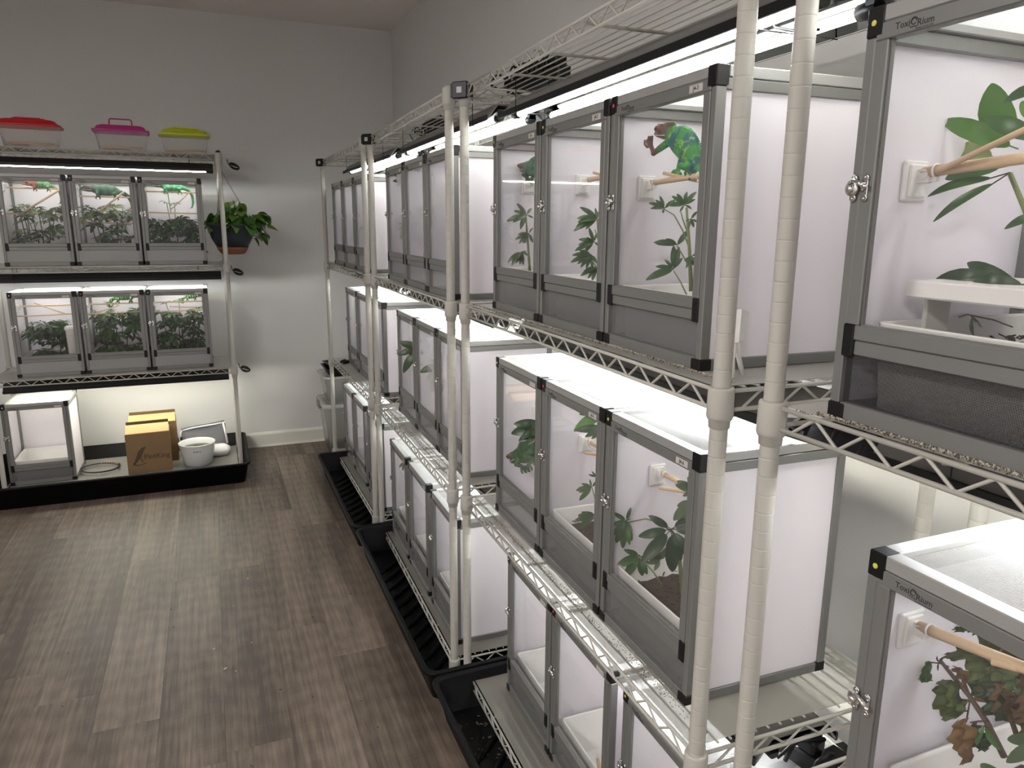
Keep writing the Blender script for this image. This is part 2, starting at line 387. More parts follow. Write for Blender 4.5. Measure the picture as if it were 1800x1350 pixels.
# ------------------------------------------------------------------ wire racks
LV = [.082, .675, 1.262, 1.857]
RL, RD = 1.19, .43                     # post centre spacing, length and depth
def post_mesh():
    prof = [(.0105, -.016), (.0125, -.014), (.0125, 0)]; z = .02
    while z < 1.825:
        prof += [(.0127, z-.002), (.0127, z-.0007), (.01235, z-.0003), (.01235, z+.0003), (.0127, z+.0007), (.0127, z+.002)]; z += .0254
    prof += [(.0127, 1.835), (.0105, 1.839)]
    return MB().lathe(prof, n=14).mesh('post', M['epoxy'])
POST = post_mesh()
FOOT = MB().lathe([(.011, 0), (.014, .001), (.0165, .012), (.0155, .022), (.013, .030)], n=14).mesh('foot', M['offwhite'])
COLLAR = MB().lathe([(.0134, -.052), (.0150, -.051), (.0156, -.040), (.0172, -.039), (.0192, -.034), (.0184, .004), (.0175, .007), (.0134, .007)], n=18).mesh('collar', M['epoxy'])
WIRE = MB().tube([(0.012, 0, 0), (RL-.012, 0, 0)], .0019, 6).mesh('wire', M['epoxy'])
ROD = MB().tube([(0, .006, -.004), (0, .03, -.0065), (0, RD-.03, -.0065), (0, RD-.006, -.004)], .0033, 6).mesh('cross_rod', M['epoxy'])
def zig(L, nt_, name):
    pts = []; a, b = .035, L-.035; zt, zb = -.002, -.0265
    for i in range(2*nt_+1):
        x = a+(b-a)*i/(2*nt_); z = zb if i % 2 == 0 else zt
        pts += [(x-.002, 0, z), (x+.002, 0, z)]
    return MB().tube(pts, .0022, 6).mesh(name, M['epoxy'])
ZL, ZS = zig(RL, 15, 'front_truss'), zig(RD, 5, 'side_truss')
def shelf_frame():
    mb = MB()
    for z in (0, -.0275):
        for y in (0, RD): mb.tube([(.014, y, z), (RL-.014, y, z)], .0033, 8)
        for x in (0, RL): mb.tube([(x, .014, z), (x, RD-.014, z)], .0033, 8)
    return mb.mesh('shelf', M['epoxy'])
SHELF = shelf_frame()
def make_rack(loc, rz, label):
    t = thing('wire_rack', label, 'shelving rack', loc, rz, None)
    for x in (0, RL):
        for y in (0, RD):
            p = obj('post', POST, t, (x, y, .03)); obj('foot', FOOT, p, (0, 0, -.032+.004))
    for z in LV:
        s = obj('shelf', SHELF, t, (0, 0, z))
        for x in (0, RL):
            for y in (0, RD): obj('collar', COLLAR, s, (x, y, 0))
        for y in (0, RD): obj('truss', ZL, s, (0, y, 0))
        for x in (0, RL): obj('truss', ZS, s, (x, 0, 0), pi/2)
        for i in range(1, 17): obj('wire', WIRE, s, (0, RD*i/17, .0012))
        for i in range(1, 5): obj('cross_rod', ROD, s, (RL*i/5, 0, 0))
    return t
# local x runs along the rack front (to the right when facing it), local y into its depth
R90 = -pi/2
XF = .660
RACKS = {   # name: (origin = front-left post, rotation)
 'A': ((XF+.002, .722, 0), R90), 'B': ((.674, 2.003, 0), R90-.0193), 'C': ((.673, 3.265, 0), R90-.0168), 'D': ((.656, 4.572, 0), R90+.0086),
 'L': ((-1.105, 4.45, 0), 0)}
RX = {'A': 'nearest rack', 'B': 'second rack', 'C': 'third rack', 'D': 'farthest rack', 'L': 'back wall rack'}
RNAME = {'A': 'nearest rack at the right edge', 'B': 'long right-hand rack second from the camera', 'C': 'third rack down the right-hand row',
         'D': 'farthest rack of the right-hand row', 'L': 'rack standing against the back wall'}
RSHORT = {'A': 'the nearest rack', 'B': 'the second right-hand rack', 'C': 'the third right-hand rack', 'D': 'the farthest right-hand rack', 'L': 'the back wall rack'}
def rp(k, x, y, z=0):
    (ox, oy, oz), rz = RACKS[k]
    return Vector((ox+x*cos(rz)-y*sin(rz), oy+x*sin(rz)+y*cos(rz), oz+z))
for k in RACKS:
    make_rack(RACKS[k][0], RACKS[k][1], 'cream wire shelving rack with ribbed posts, the '+RNAME[k])
ROWN = {1: 'bottom', 2: 'middle', 3: 'upper', 4: 'top'}
LINER = MB().box(.016, RL-.016, .006, RD-.006, .0031, .0042).mesh('shelf_liner', M['liner'])
for k in RACKS:
    for i in (0, 1, 2):
        o = obj('shelf_liner', LINER, None, rp(k, 0, 0, LV[i]), RACKS[k][1])
        tag(o, 'frosted plastic sheet covering the %s shelf of %s' % (('lowest', 'second', 'third')[i], RSHORT[k]), 'shelf liner')
BASE = .0046          # things stand this much above a shelf's wire level

# ------------------------------------------------------------------ lamps
FL = 1.13
def fixture_parts():
    a = MB()    # housing: trapezoid shell
    prof = [(-.090, -.040), (-.084, -.036), (-.062, -.006), (-.056, 0), (.056, 0), (.062, -.006), (.084, -.036), (.090, -.040), (.090, -.037), (.065, -.004), (.058, .004), (-.058, .004), (-.065, -.004), (-.090, -.037)]
    n = len(prof); vs = [(x, y, z) for x in (0, FL) for y, z in prof]
    a.add(vs, [(i, (i+1) % n, n+(i+1) % n, n+i) for i in range(n)]+[tuple(range(n))[::-1], tuple(range(n, 2*n))])
    b = MB(); pr = [(-.088, -.0405), (-.076, -.030), (-.050, -.0085), (-.016, -.012), (0, -.022), (.016, -.012), (.050, -.0085), (.076, -.030), (.088, -.0405)]
    n = len(pr); vs = [(x, y, z) for x in (.004, FL-.004) for y, z in pr]
    b.add(vs, [(i, i+1, n+i+1, n+i) for i in range(n-1)])
    t = MB().tube([(.035, 0, 0), (FL-.035, 0, 0)], .0085, 12, cap=False)
    s = MB().lathe([(.0085, -.002), (.0115, 0), (.0125, .016), (.011, .020), (.011, .034)], n=12, axis='x'); s.box(.018, .034, -.010, .010, 0, .020)
    h = MB().tube([(0, 0, .004), (0, 0, .048)], .0012, 6); h.tube([(0, -.092, -.042), (0, .092, -.042)], .0010, 6); h.tube([(0, -.092, -.042), (0, -.092, .045)], .0011, 6)
    return a.mesh('housing', M['hous']), b.mesh('reflector', M['refl']), t, s.mesh('socket', M['black']), h.mesh('hanger', M['black'])
HOU_LIT, REF, TB, SOC, HAN = fixture_parts()
T1, T2 = TB.mesh('tube', M['tubec']), TB.mesh('tube', M['tubew'])
HOUB = HOU_LIT.copy(); HOUB.materials.clear(); HOUB.materials.append(M['blackm'])  # back rack keeps black; right-row housings have their lit side painted grey
EDGE = MB().box(0, FL, -.0925, -.0880, -.041, -.026).box(0, FL, .0880, .0925, -.041, -.026).mesh('edge_trim', M['black'])
CORD = MB().tube([(0, 0, 0), (-.03, .01, .012), (-.05, -.02, .0), (-.055, -.05, -.02)], .0028, 6).mesh('cord', M['black'])
def fixture(k, lev, x0, label, yc=.175):
    p = rp(k, x0, yc, LV[lev]-.043)
    t = thing('tube_light', label, 'lamp', p, RACKS[k][1], 'twin tube lamps under the shelves')
    obj('housing', HOUB if k == 'L' else HOU_LIT, t); obj('reflector', REF, t); obj('edge_trim', EDGE, t)
    for y, me in ((-.048, T2 if k == 'L' and lev == 1 else T1), (.048, T2)):
        obj('tube', me, t, (0, y, -.030)); obj('socket', SOC, t, (FL-.036, y, -.030))
        s = obj('socket', SOC, t, (.036, y, -.030), pi)
    for x in (.12, FL-.12): obj('hanger', HAN, t, (x, 0, 0))
    obj('cord', CORD, t, (0, .02, -.01))
    return t
for k in RACKS:
    for i in (1, 2, 3):
        off = {'A': .03, 'B': .10, 'C': .16, 'D': .20, 'L': .03}[k] if i == 3 else .03
        if k in 'BCD' and i == 3: off = {'B': .115, 'C': .20, 'D': .26}[k]-.06
        fixture(k, i, off, 'black twin fluorescent lamp hung below the %s shelf of %s' % (('', 'second', 'third', 'top')[i], RSHORT[k]), (.175 if i == 3 else .235) if k != 'L' else .18)

# ------------------------------------------------------------------ terrariums
CW, CD, CH = .315, .305, .452
hw = CW/2
P1, P2 = .013, .018     # corner post, door stile
MID = .113              # top of the middle rail
def cage_meshes():
    A = M['alu']; c = .0012; me = {}
    f = MB()
    for x in (-hw, hw-P1):                                     # front and rear posts
        f.box(x, x+P1, 0, .018, .018, CH-.03, ch=c); f.box(x if x < 0 else x-.007, x+P1+(.007 if x < 0 else 0), CD-.016, CD, .016, CH-.03, ch=c)
    f.box(-hw+.015, hw-.015, 0, .018, .0, .020, ch=c)          # bottom rails
    f.box(-hw+.015, hw-.015, CD-.016, CD, 0, .018, ch=c)
    for x in (-hw, hw-.014): f.box(x, x+.014, .017, CD-.015, 0, .018, ch=c)
    for x in (-hw, hw-.016): f.box(x, x+.016, .017, CD-.015, CH-.034, CH-.0175, ch=c)      # body top rails
    f.box(-hw+.015, hw-.015, CD-.016, CD, CH-.034, CH-.0175, ch=c)
    f.box(-hw+P1, hw-P1, .001, .016, MID-.035, MID-.018, ch=c)   # rail under the door
    me['frame'] = f.mesh('frame', A)
    l = MB()
    for x in (-hw, hw-.022): l.box(x, x+.022, .021, CD-.021, CH-.0165, CH, ch=c)
    l.box(-hw+.012, hw-.012, 0, .022, CH-.0165, CH, ch=c); l.box(-hw+.012, hw-.012, CD-.022, CD, CH-.0165, CH, ch=c)
    me['lid'] = l.mesh('lid', M['alul'])
    s = MB(); p = .0024; r = .00042; n = int((CW-.042)/p); z = CH-.008
    for i in range(n+1):
        x = -hw+.021+i*p; s.add([(x-r, .02, z), (x, .02, z+r*1.4), (x+r, .02, z), (x-r, CD-.02, z), (x, CD-.02, z+r*1.4), (x+r, CD-.02, z)], [(0, 1, 4, 3), (1, 2, 5, 4), (2, 0, 3, 5)])
    n = int((CD-.042)/p)
    for i in range(n+1):
        y = .021+i*p; s.add([(-hw+.02, y-r, z), (-hw+.02, y, z+r*1.4), (-hw+.02, y+r, z), (hw-.02, y-r, z), (hw-.02, y, z+r*1.4), (hw-.02, y+r, z)], [(0, 3, 4, 1), (1, 4, 5, 2), (2, 5, 3, 0)])
    me['screen'] = s.mesh('screen', M['mesh'])
    me['side'] = MB().box(-.0015, .0015, .016, CD-.014, .014, CH-.03).mesh('side_panel', M['panel'])
    me['back'] = MB().box(-hw+.012, hw-.012, -.0015, .0015, .014, CH-.03).mesh('back_panel', M['panel'])
    me['bottom'] = MB().box(-hw+.01, hw-.01, .014, CD-.012, .004, .007).mesh('floor_panel', M['panel'])
    # door: local origin at the cage origin
    d = MB(); x0, x1, z0, z1 = -hw+P1+.0006, hw-P1-.0006, MID-.0175, CH-.017
    d.box(x0, x0+P2-.001, -.001, .011, z0+.017, z1-.018, ch=c); d.box(x1-P2+.001, x1, -.001, .011, z0+.017, z1-.018, ch=c)
    d.box(x0, x1, -.001, .014, z1-.018, z1, ch=c); d.box(x0, x1, -.001, .014, z0, z0+.017, ch=c)
    me['door'] = d.mesh('door', A)
    g = MB()
    for a, b_, e, f_ in ((x0+P2-.001, x1-P2+.001, z0+.017, z1-.018),):
        for q in (a, b_-.0014): g.box(q, q+.0014, .0035, .0085, e, f_)
        g.box(a, b_, .0035, .0085, e, e+.0014)
    me['gasket'] = g.mesh('gasket', M['hous'])
    me['pane'] = MB().box(x0+P2-.002, x1-P2+.002, .006, .0082, z0+.016, z1-.017).mesh('pane', M['glass'])
    me['paneh'] = MB().box(x0+P2-.002, x1-P2+.002, .006, .0082, z0+.016, z1-.017).mesh('pane', M['hazy'])
    me['low'] = MB().box(-hw+P1-.002, hw-P1+.002, .007, .010, .018, MID-.034).mesh('lower_panel', M['lowpan'])
    me['lowsolid'] = MB().box(-hw+P1-.002, hw-P1+.002, .005, .008, .018, MID-.034).mesh('lower_panel', M['lowsolid'])
    s = MB(); p = .0016; r = .0003; a, b_ = -hw+P1, hw-P1
    for i in range(int((b_-a)/p)+1):
        x = a+i*p; s.add([(x-r, .007, .018), (x+r, .007, .018), (x+r, .007, MID-.034), (x-r, .007, MID-.034)], [(0, 1, 2, 3)])
    for i in range(int((MID-.052)/p)+1):
        z = .019+i*p; s.add([(a, .0072, z-r), (b_, .0072, z-r), (b_, .0072, z+r), (a, .0072, z+r)], [(0, 1, 2, 3)])
    me['lowmesh'] = s.mesh('lower_panel', M['dmesh'])
    k = MB(); k.box(0, .0225, -.0015, .022, -.030, .0008, ch=.0016); me['capL'] = k.mesh('corner_cap', M['black'])
    k = MB(); k.box(-.0225, 0, -.0015, .022, -.030, .0008, ch=.0016); me['capR'] = k.mesh('corner_cap', M['black'])
    k = MB(); k.box(-.001, .0225, -.0022, .0222, 0, .0185, ch=.0016); me['capBL'] = k.mesh('corner_cap', M['black'])
    k = MB(); k.box(-.0225, .001, -.0022, .0222, 0, .0185, ch=.0016); me['capBR'] = k.mesh('corner_cap', M['black'])
    k = MB(); k.box(-.008, .008, -.0028, .004, -.019, .019, ch=.0018); k.box(-.004, .004, -.0036, -.002, -.009, .009, ch=.0006); me['mid'] = k.mesh('rail_cap', M['black'])
    k = MB(); k.box(-.001, .021, CD-.021, CD+.001, -.018, .0006, ch=.0015); me['rcap'] = k.mesh('corner_cap', M['black'])
    # chrome swing latch: two lobed base plates, a boss and a lever
    q = MB()
    for x in (-.0075, .0085):
        q.lathe([(.0040, .0005), (.0046, .0016), (.0035, .0024)], (x, 0, .0105), 12, 'y'); q.lathe([(.0040, .0005), (.0046, .0016), (.0035, .0024)], (x, 0, -.0105), 12, 'y')
        q.box(x-.0035, x+.0035, -.002, -.0005, -.0105, .0105, ch=.0005)
        for z in (-.0115, .0115): q.sphere((x, -.0024, z), .0016, 8, 5, (1, .6, 1))
    q.lathe([(.0088, .001), (.0092, .003), (.0085, .0042), (.0060, .0050)], (-.0085, 0, 0), 18, 'y')
    q.sphere((-.0080, -.0062, -.0005), .0042, 12, 8, (1, .8, 1)); q.tube([(-.011, -.005, .006), (-.004, -.0065, .008), (.004, -.0065, .0055), (.011, -.007, .002)], [.0022, .0028, .0028, .0030], 8)
    q.sphere((.0125, -.0075, .0015), .0036, 10, 6, (1.3, .8, .8)); q.tube([(.006, -.002, -.003), (.008, -.005, -.001), (.010, -.002, .003)], .0018, 8)
    me['latch'] = q.mesh('latch', M['chrome'])
    k = MB(); k.lathe([(.0032, 0), (.0032, .0008), (.002, .001)], n=12, axis='y')
    for nm in ('magr', 'magy', 'magw'): me[nm] = k.mesh('dot_sticker', M[nm])
    me['tagp'] = MB().box(-.017, .017, -.0006, 0, -.0055, .0055).mesh('name_tag', M['tag'])
    return me
ME = cage_meshes()
def text_mesh(s, size, m, extrude=.0001, bold=0, align='CENTER'):
    cu = bpy.data.curves.new('lettering', 'FONT'); cu.body = s; cu.size = size; cu.extrude = extrude; cu.align_x = align; cu.align_y = 'CENTER'; cu.resolution_u = 2
    cu.offset = bold
    o = bpy.data.objects.new('tmp', cu); COL.objects.link(o)
    me = bpy.data.meshes.new_from_object(o.evaluated_get(bpy.context.evaluated_depsgraph_get()))
    bpy.data.objects.remove(o); bpy.data.curves.remove(cu)
    for v in me.vertices: x, y, z = v.co; v.co = (x, -z, y)
    me.materials.clear(); me.materials.append(m); me.name = 'lettering'; return me
TOXI, RIUM = text_mesh('Toxi', .0095, M['ink'], .0001, .00012), text_mesh('Rium', .0095, M['ink'], .0001, .00012)
SUBT = text_mesh('HOME OF NATURE', .0024, M['ink'])
def logo_mesh():
    import bmesh
    bm = bmesh.new()
    for me, dx, dz in ((TOXI, -.0135, .001), (RIUM, .0135, -.001), (SUBT, .0125, -.0062)):
        n0 = len(bm.verts); bm.from_mesh(me); bm.verts.ensure_lookup_table()
        for v in list(bm.verts)[n0:]: v.co.x += dx; v.co.z += dz
    me = bpy.data.meshes.new('logo'); bm.to_mesh(me); bm.free()
    mb = MB()     # curled lizard emblem between the two words
    mb.tube([(-.0052+.0034*cos(a)*(1-a*.04)+.005, -.0003, .0034*sin(a)*(1-a*.04)+.0012) for a in [i*.45 for i in range(14)]], [.00035+.00025*sin(i/13*pi) for i in range(14)], 5)
    mb.tube([(-.0048, -.0003, -.0028), (-.002, -.0003, -.0040), (.001, -.0003, -.0036), (.004, -.0003, -.0042)], .00035, 5)
    mb.tube([(-.003, -.0003, .0042), (0, -.0003, .0052), (.003, -.0003, .0042), (.0046, -.0003, .0020)], [.0003, .0006, .0005, .0002], 5)
    m2 = mb.mesh('t', M['ink']); bm = bmesh.new(); bm.from_mesh(me); bm.from_mesh(m2); bm.to_mesh(me); bm.free()
    me.materials.clear(); me.materials.append(M['ink']); return me
LOGO = logo_mesh()
TAGTXT = {s: text_mesh(s, .0092, M['ink'], .0001, .0001) for s in ('J4-1', 'J4-2', 'J4-3', 'J4-5', 'J4-6')}
BRK = MB(); BRK.box(0, .006, -.019, .019, -.030, .016, ch=.002); BRK.box(.005, .009, -.014, .014, -.026, .012, ch=.002); BRK.box(.006, .024, -.004, .004, -.010, .006, ch=.001); BRK.tube([(.018, -.006, 0), (.018, .006, 0)], .006, 10)
BRKM = BRK.mesh('perch_bracket', M['white'])
CAGES = {}
def cage(key, pos, rz, label, tagtxt=None, hazy=False, low='low', dot='magy', brackets=(), cap_text=True, group=None):
    t = thing('terrarium', label, 'terrarium', pos, rz, group)
    obj('frame', ME['frame'], t); l = obj('lid', ME['lid'], t); obj('screen', ME['screen'], l)
    for x in (-hw+.006, hw-.006): obj('side_panel', ME['side'], t, (x, 0, 0))
    obj('back_panel', ME['back'], t, (0, CD-.006, 0)); obj('floor_panel', ME['bottom'], t)
    d = obj('door', ME['door'], t); obj('pane', ME['paneh' if hazy else 'pane'], d); obj('gasket', ME['gasket'], d)
    lg = obj('logo', LOGO, d, (-hw+.060, -.0011, CH-.0265))
    tg = obj('name_tag', ME['tagp'], d, (hw-.050, -.0009, CH-.0262))
    if tagtxt: obj('tag_lettering', TAGTXT[tagtxt], d, (hw-.050, -.0018, CH-.0262))
    obj('latch', ME['latch'], t, (-hw+P1, -.0008, .265))
    obj('lower_panel', ME[low], t)
    obj('corner_cap', ME['capL'], t, (-hw, 0, CH)); obj('corner_cap', ME['capR'], t, (hw, 0, CH))
    obj('corner_cap', ME['capBL'], t, (-hw, 0, 0)); obj('corner_cap', ME['capBR'], t, (hw, 0, 0))
    for x in (-hw+P1+.006, hw-P1-.006): obj('rail_cap', ME['mid'], t, (x, 0, MID-.0185))
    for x in (-hw, hw-.020):
        for z in (CH, .0182): obj('corner_cap', ME['rcap'], t, (x, 0, z))
    obj('dot_sticker', ME[dot], t, (-hw+.0105, -.0016, CH-.016))
    for (sd, y, z) in brackets:
        obj('perch_bracket', BRKM, t, ((-hw+.0076) if sd < 0 else (hw-.0076), y, z), 0 if sd < 0 else pi)
    CAGES[key] = (Vector(pos), rz)
    if key[0] == 'L' and key[1] == 3: t.scale = (1, 1, 1.03)
    return t
def cpt(key, x, y, z):
    p, rz = CAGES[key]; return Vector((p.x+x*cos(rz)-y*sin(rz), p.y+x*sin(rz)+y*cos(rz), p.z+z))
def cbox_planter(key, label, h=.115, full=True, soil=None, sx=.136, y0=.024, y1=.288):
    p, rz = CAGES[key]; cy = (y0+y1)/2; hy = (y1-y0)/2
    t = thing('planter_tray', label, 'planter', cpt(key, 0, cy, .0075), rz, 'white planter trays inside the terrariums')
    mb = MB(); mb.rloft([(sx-.006, hy-.006, .008, 0), (sx, hy, .009, h-.003), (sx+.0012, hy+.0012, .009, h), (sx-.002, hy-.002, .008, h), (sx-.0035, hy-.0035, .008, h-.004), (sx-.009, hy-.009, .007, .004)], capb=True, capt=True)
    mb.build('tray_body', M['white'], t)
    if soil:
        m2 = MB(); n = 16; vs = []
        for i in range(n+1):
            for j in range(n+1):
                e = min(i, j, n-i, n-j)
                vs.append(((-1+2*i/n)*(sx-.007), (-1+2*j/n)*(hy-.007), soil+random.uniform(-.004, .004)+.004*min(e, 3)))
        m2.add(vs, [(i*(n+1)+j, (i+1)*(n+1)+j, (i+1)*(n+1)+j+1, i*(n+1)+j+1) for i in range(n) for j in range(n)], True)
        o = m2.build('soil', M['soil'], t); stuff(o)
        m3 = MB()
        for i in range(260):
            x, y = random.uniform(-1, 1)*(sx-.016), random.uniform(-1, 1)*(hy-.016); a = random.uniform(0, pi); l = random.uniform(.003, .009)
            q = Matrix.Translation((x, y, soil+.013)) @ Matrix.Rotation(a, 4, 'Z') @ Matrix.Rotation(random.uniform(-.5, .5), 4, 'Y')
            m3.box(-l, l, -.0014, .0014, -.0008, .0008, mtx=q)
        stuff(m3.build('bark_chips', M['soil' if key != 'x' else 'brown'], t))
    return t
POSN = {0: 'leftmost', 1: 'middle', 2: 'rightmost'}
def cy_of(k, i, pitch=.3225, start=None):      # local x of the centre of cage i (0 = left)
    return start+pitch*(i+.5)
START = {'B': (2.003-1.892), 'C': .125, 'D': .115, 'L': .115}
notes = {
 ('B',3,0): 'holding a dark green chameleon and a small schefflera', ('B',3,1): 'with a chameleon limb on its perch', ('B',3,2): 'with the bright green and red chameleon',
 ('B',2,0): 'with dark broad leaves and a crouched green chameleon', ('B',2,1): 'with a crossed perch and a seedling in a tray', ('B',2,2): 'with the large-leaved schefflera in soil',
 ('B',1,0): 'empty but for its white tray', ('B',1,1): 'with three loose dowels in its tray', ('B',1,2): 'half hidden by the post',
 ('L',3,0): 'with a red-faced chameleon', ('L',3,1): 'with a dark green arched chameleon', ('L',3,2): 'with a bright mint chameleon on top',
 ('L',2,0): 'with a white drip cup among its plants', ('L',2,1): 'with a striped green chameleon', ('L',2,2): 'with a small red-eyed chameleon'}
ROWS = {1: 'bottom shelf', 2: 'second shelf', 3: 'third shelf'}
TG = {('B',3,0): 'J4-1', ('B',3,1): 'J4-2', ('B',3,2): 'J4-3', ('B',2,1): 'J4-5', ('B',2,2): 'J4-6'}
for k in 'LBCD':
    for row in (1, 2, 3):
        for i in range(3):
            if k == 'L' and row == 1 and i > 0: continue
            x = cy_of(k, i, .3225, START[k]); y = .044
            if k in 'BCD':
                st_, y = {('B', 1): (.128, .086), ('B', 2): (.122, .050), ('C', 1): (.105, .030), ('C', 2): (.145, .064), ('C', 3): (.175, .026), ('D', 2): (.205, .070), ('D', 3): (.150, .024)}.get((k, row), (START[k], .044)); x = cy_of(k, i, .3225 if k != 'C' or row != 1 else .320, st_)
            if k == 'B' and row == 1 and i == 2: x += .045
            if k == 'L': x = cy_of(k, i, .325, .122); y = .06
            if k == 'L' and row == 2: x -= .012
            if k == 'L' and row == 1: x = .172
            if k == 'C' and row == 1: x += (-.012, .012, .050)[i]
            if k == 'D' and row == 1: x += (0, .006, .07)[i]
            pos = rp(k, x, y, LV[row-1]+BASE)
            bk = [(-1, .11, .30)] if not (k == 'L' and row == 1) else []
            if k == 'B': bk = {(3, 0): [(-1, .097, .336)], (3, 1): [(-1, .10, .322)], (3, 2): [(-1, .075, .300)], (2, 0): [(-1, .125, .286)], (2, 1): [(-1, .115, .290)], (2, 2): [(-1, .118, .313)]}.get((row, i), [(-1, .11, .32)])
            if k == 'L' and row > 1: bk = [(-1, .13, .398 if row == 3 else .36), (1, .13, .398 if row == 3 else .36)]
            nt_ = notes.get((k, row, i), 'misted door' if k in 'CD' and row > 1 else 'empty with white walls')
            cage((k, row, i), pos, RACKS[k][1], '%s terrarium, %s, %s, %s' % (POSN[i], ROWS[row], RX[k], nt_),
                 TG.get((k, row, i)), hazy=(k in 'CD' and row > 1), low='lowsolid' if k == 'L' and row > 1 else 'low',
                 dot=('magy', 'magy', 'magr')[i] if row == 3 else ('magw', 'magr', 'magy')[i], brackets=bk)
cage(('A', 3, 0), (.680, .648-hw, LV[2]+BASE), R90, 'large foreground terrarium at the right edge with glossy green leaves behind glass', None, low='lowmesh', brackets=[(-1, .085, .282)])
cage(('A', 2, 0), (.672, .556-hw+.004, LV[1]+BASE), R90, 'foreground terrarium at lower right holding a wilted plant', None, low='low', brackets=[(-1, .068, .350)])

# ------------------------------------------------------------------ perches
def dowel(key, a, b, r, label, tie=True):
    pa, pb = cpt(key, *a), cpt(key, *b)
    t = thing('perch_dowel', label, 'perch', pa, 0, 'wooden perches in the terrariums')
    MB().tube([(0, 0, 0), (pb-pa)*.5, pb-pa], r, 10).build('dowel', M['wood'], t)
    if tie:
        d = (pb-pa).normalized()
        for s in (.016, (pb-pa).length*.55):
            c = d*s; q = MB(); u = d.orthogonal().normalized(); w = d.cross(u)
            q.tube([c+(u*cos(a_)+w*sin(a_))*(r+.0012) for a_ in [k*2*pi/12 for k in range(12)]], .0013, 6, closed=True)
            q.box(-.003, .003, -.003, .003, -.0025, .0025, mtx=Matrix.Translation(c-Vector((0, 0, r+.003))))
            q.build('cable_tie', M['white'], t)
    return t
def ptxt(key):
    k, row, i = key; return '%s terrarium, %s, %s' % (POSN[i] if k != 'A' else 'foreground', ROWS[row], RX[k])
for key in list(CAGES):
    k, row, i = key
    if k == 'B' and row > 1:
        y, z = {(3, 0): (.097, .336), (3, 1): (.10, .322), (3, 2): (.075, .300), (2, 0): (.125, .286), (2, 1): (.115, .290), (2, 2): (.118, .313)}[(row, i)]
        dowel(key, (-hw+.024, y, z+.002), (hw-.010, y, z+.010), .0052, 'thick wooden perch bracketed in the '+ptxt(key))
        if (row, i) in ((3, 2), (3, 1)): dowel(key, (-.075, y-.010, z+.016), (.12, y+.06, z-.03), .0032, 'thin crossing perch in the '+ptxt(key), False)
        if row == 2: dowel(key, (-.09, y-.03, z-.012), (.10, y+.10, z+.004), .0038, 'thin crossing perch in the '+ptxt(key), False)
    if k in 'CD' and row > 1 and i != 1: dowel(key, (-hw+.024, .11, .302), (hw-.010, .11, .305), .005, 'wooden perch behind the misted door of the '+ptxt(key), False)
    if k == 'L' and row == 3:
        zt = (.400, .363, .396)[i]; dowel(key, (-hw+.024, .13, zt), (hw-.024, .13, zt-.002), .0045, 'upper horizontal perch in the '+ptxt(key), False)
        zt = (.268, .225, .283)[i]; dowel(key, (-hw+.010, .13, zt), (hw-.010, .14, zt-.004), .0042, 'lower horizontal perch in the '+ptxt(key), False)
        a, b = (((-.09, .12, .262), (.125, .10, .402)), ((-.045, .12, .28), (.09, .10, .39)), ((-.01, .13, .30), (.10, .12, .40)))[i]
        dowel(key, a, b, .005 if i < 2 else .0028, 'slanting perch in the '+ptxt(key), False)
    if k == 'L' and row == 2:
        dowel(key, (-hw+.024, .13, .368), (hw-.024, .13, .368), .0045, 'upper horizontal perch in the '+ptxt(key), False)
        dowel(key, (-hw+.010, .09, .318), (hw-.010, .10, .322), .0038, 'lower horizontal perch in the '+ptxt(key), False)
        a, b = (((-.06, .11, .385), (.08, .09, .325)), ((-.10, .12, .32), (.02, .10, .36)), ((-.05, .11, .345), (.09, .11, .335)))[i]
        dowel(key, a, b, .0035, 'slanting perch in the '+ptxt(key), False)
K3, K2 = ('A', 3, 0), ('A', 2, 0)
dowel(K3, (-hw+.022, .085, .284), (hw-.012, .085, .302), .0062, 'thick foreground perch under glossy leaves in the upper right terrarium')
dowel(K3, (-hw+.045, .078, .284), (.10, .03, .345), .0032, 'thin bent twig tied across the thick foreground perch', False)
dowel(K2, (-hw+.022, .068, .352), (hw-.012, .035, .412), .0062, 'thick perch above the wilted plant in the lower right terrarium')
dowel(K2, (-.035, .045, .372), (.13, .10, .40), .0040, 'thin short perch tied across the one above the wilted plant', False)

# ------------------------------------------------------------------ planter trays
for i in range(3):
    cbox_planter(('B', 3, i), 'white planter tray in the '+ptxt(('B', 3, i)), .105, soil=.045)
    cbox_planter(('B', 1, i), 'empty white planter tray in the '+ptxt(('B', 1, i)), .12 if i < 2 else .12)
    cbox_planter(('C', 1, i), 'empty white planter tray in the '+ptxt(('C', 1, i)), .12)
    for r_ in (2, 3): cbox_planter(('L', r_, i), 'white planter tray with soil in the '+ptxt(('L', r_, i)), .10, soil=.07)
for i in (1, 2): cbox_planter(('B', 2, i), 'white planter tray of dark bark soil in the '+ptxt(('B', 2, i)), .118, soil=.075)
cbox_planter(('L', 1, 0), 'empty white planter tray in the clean terrarium on the bottom shelf', .12)
cbox_planter(K2, 'white planter tray of bark soil below the wilted plant', .170, soil=.105, sx=.128, y0=.035)
cbox_planter(K3, 'white planter tray of dark soil in the upper right foreground terrarium', .108, soil=.070, sx=.130, y0=.03)
KB = ('B', 1, 1)
for j, (x, y) in enumerate(((-.02, .10), (.01, .12), (.06, .15))):
    dowel(KB, (x-.05, y, .030), (x+.075, y-.045, .030), .0052, 'loose pale dowel in the bottom shelf tray, %s of three' % ('nearest the door', 'middle', 'farthest from the door')[j], False)

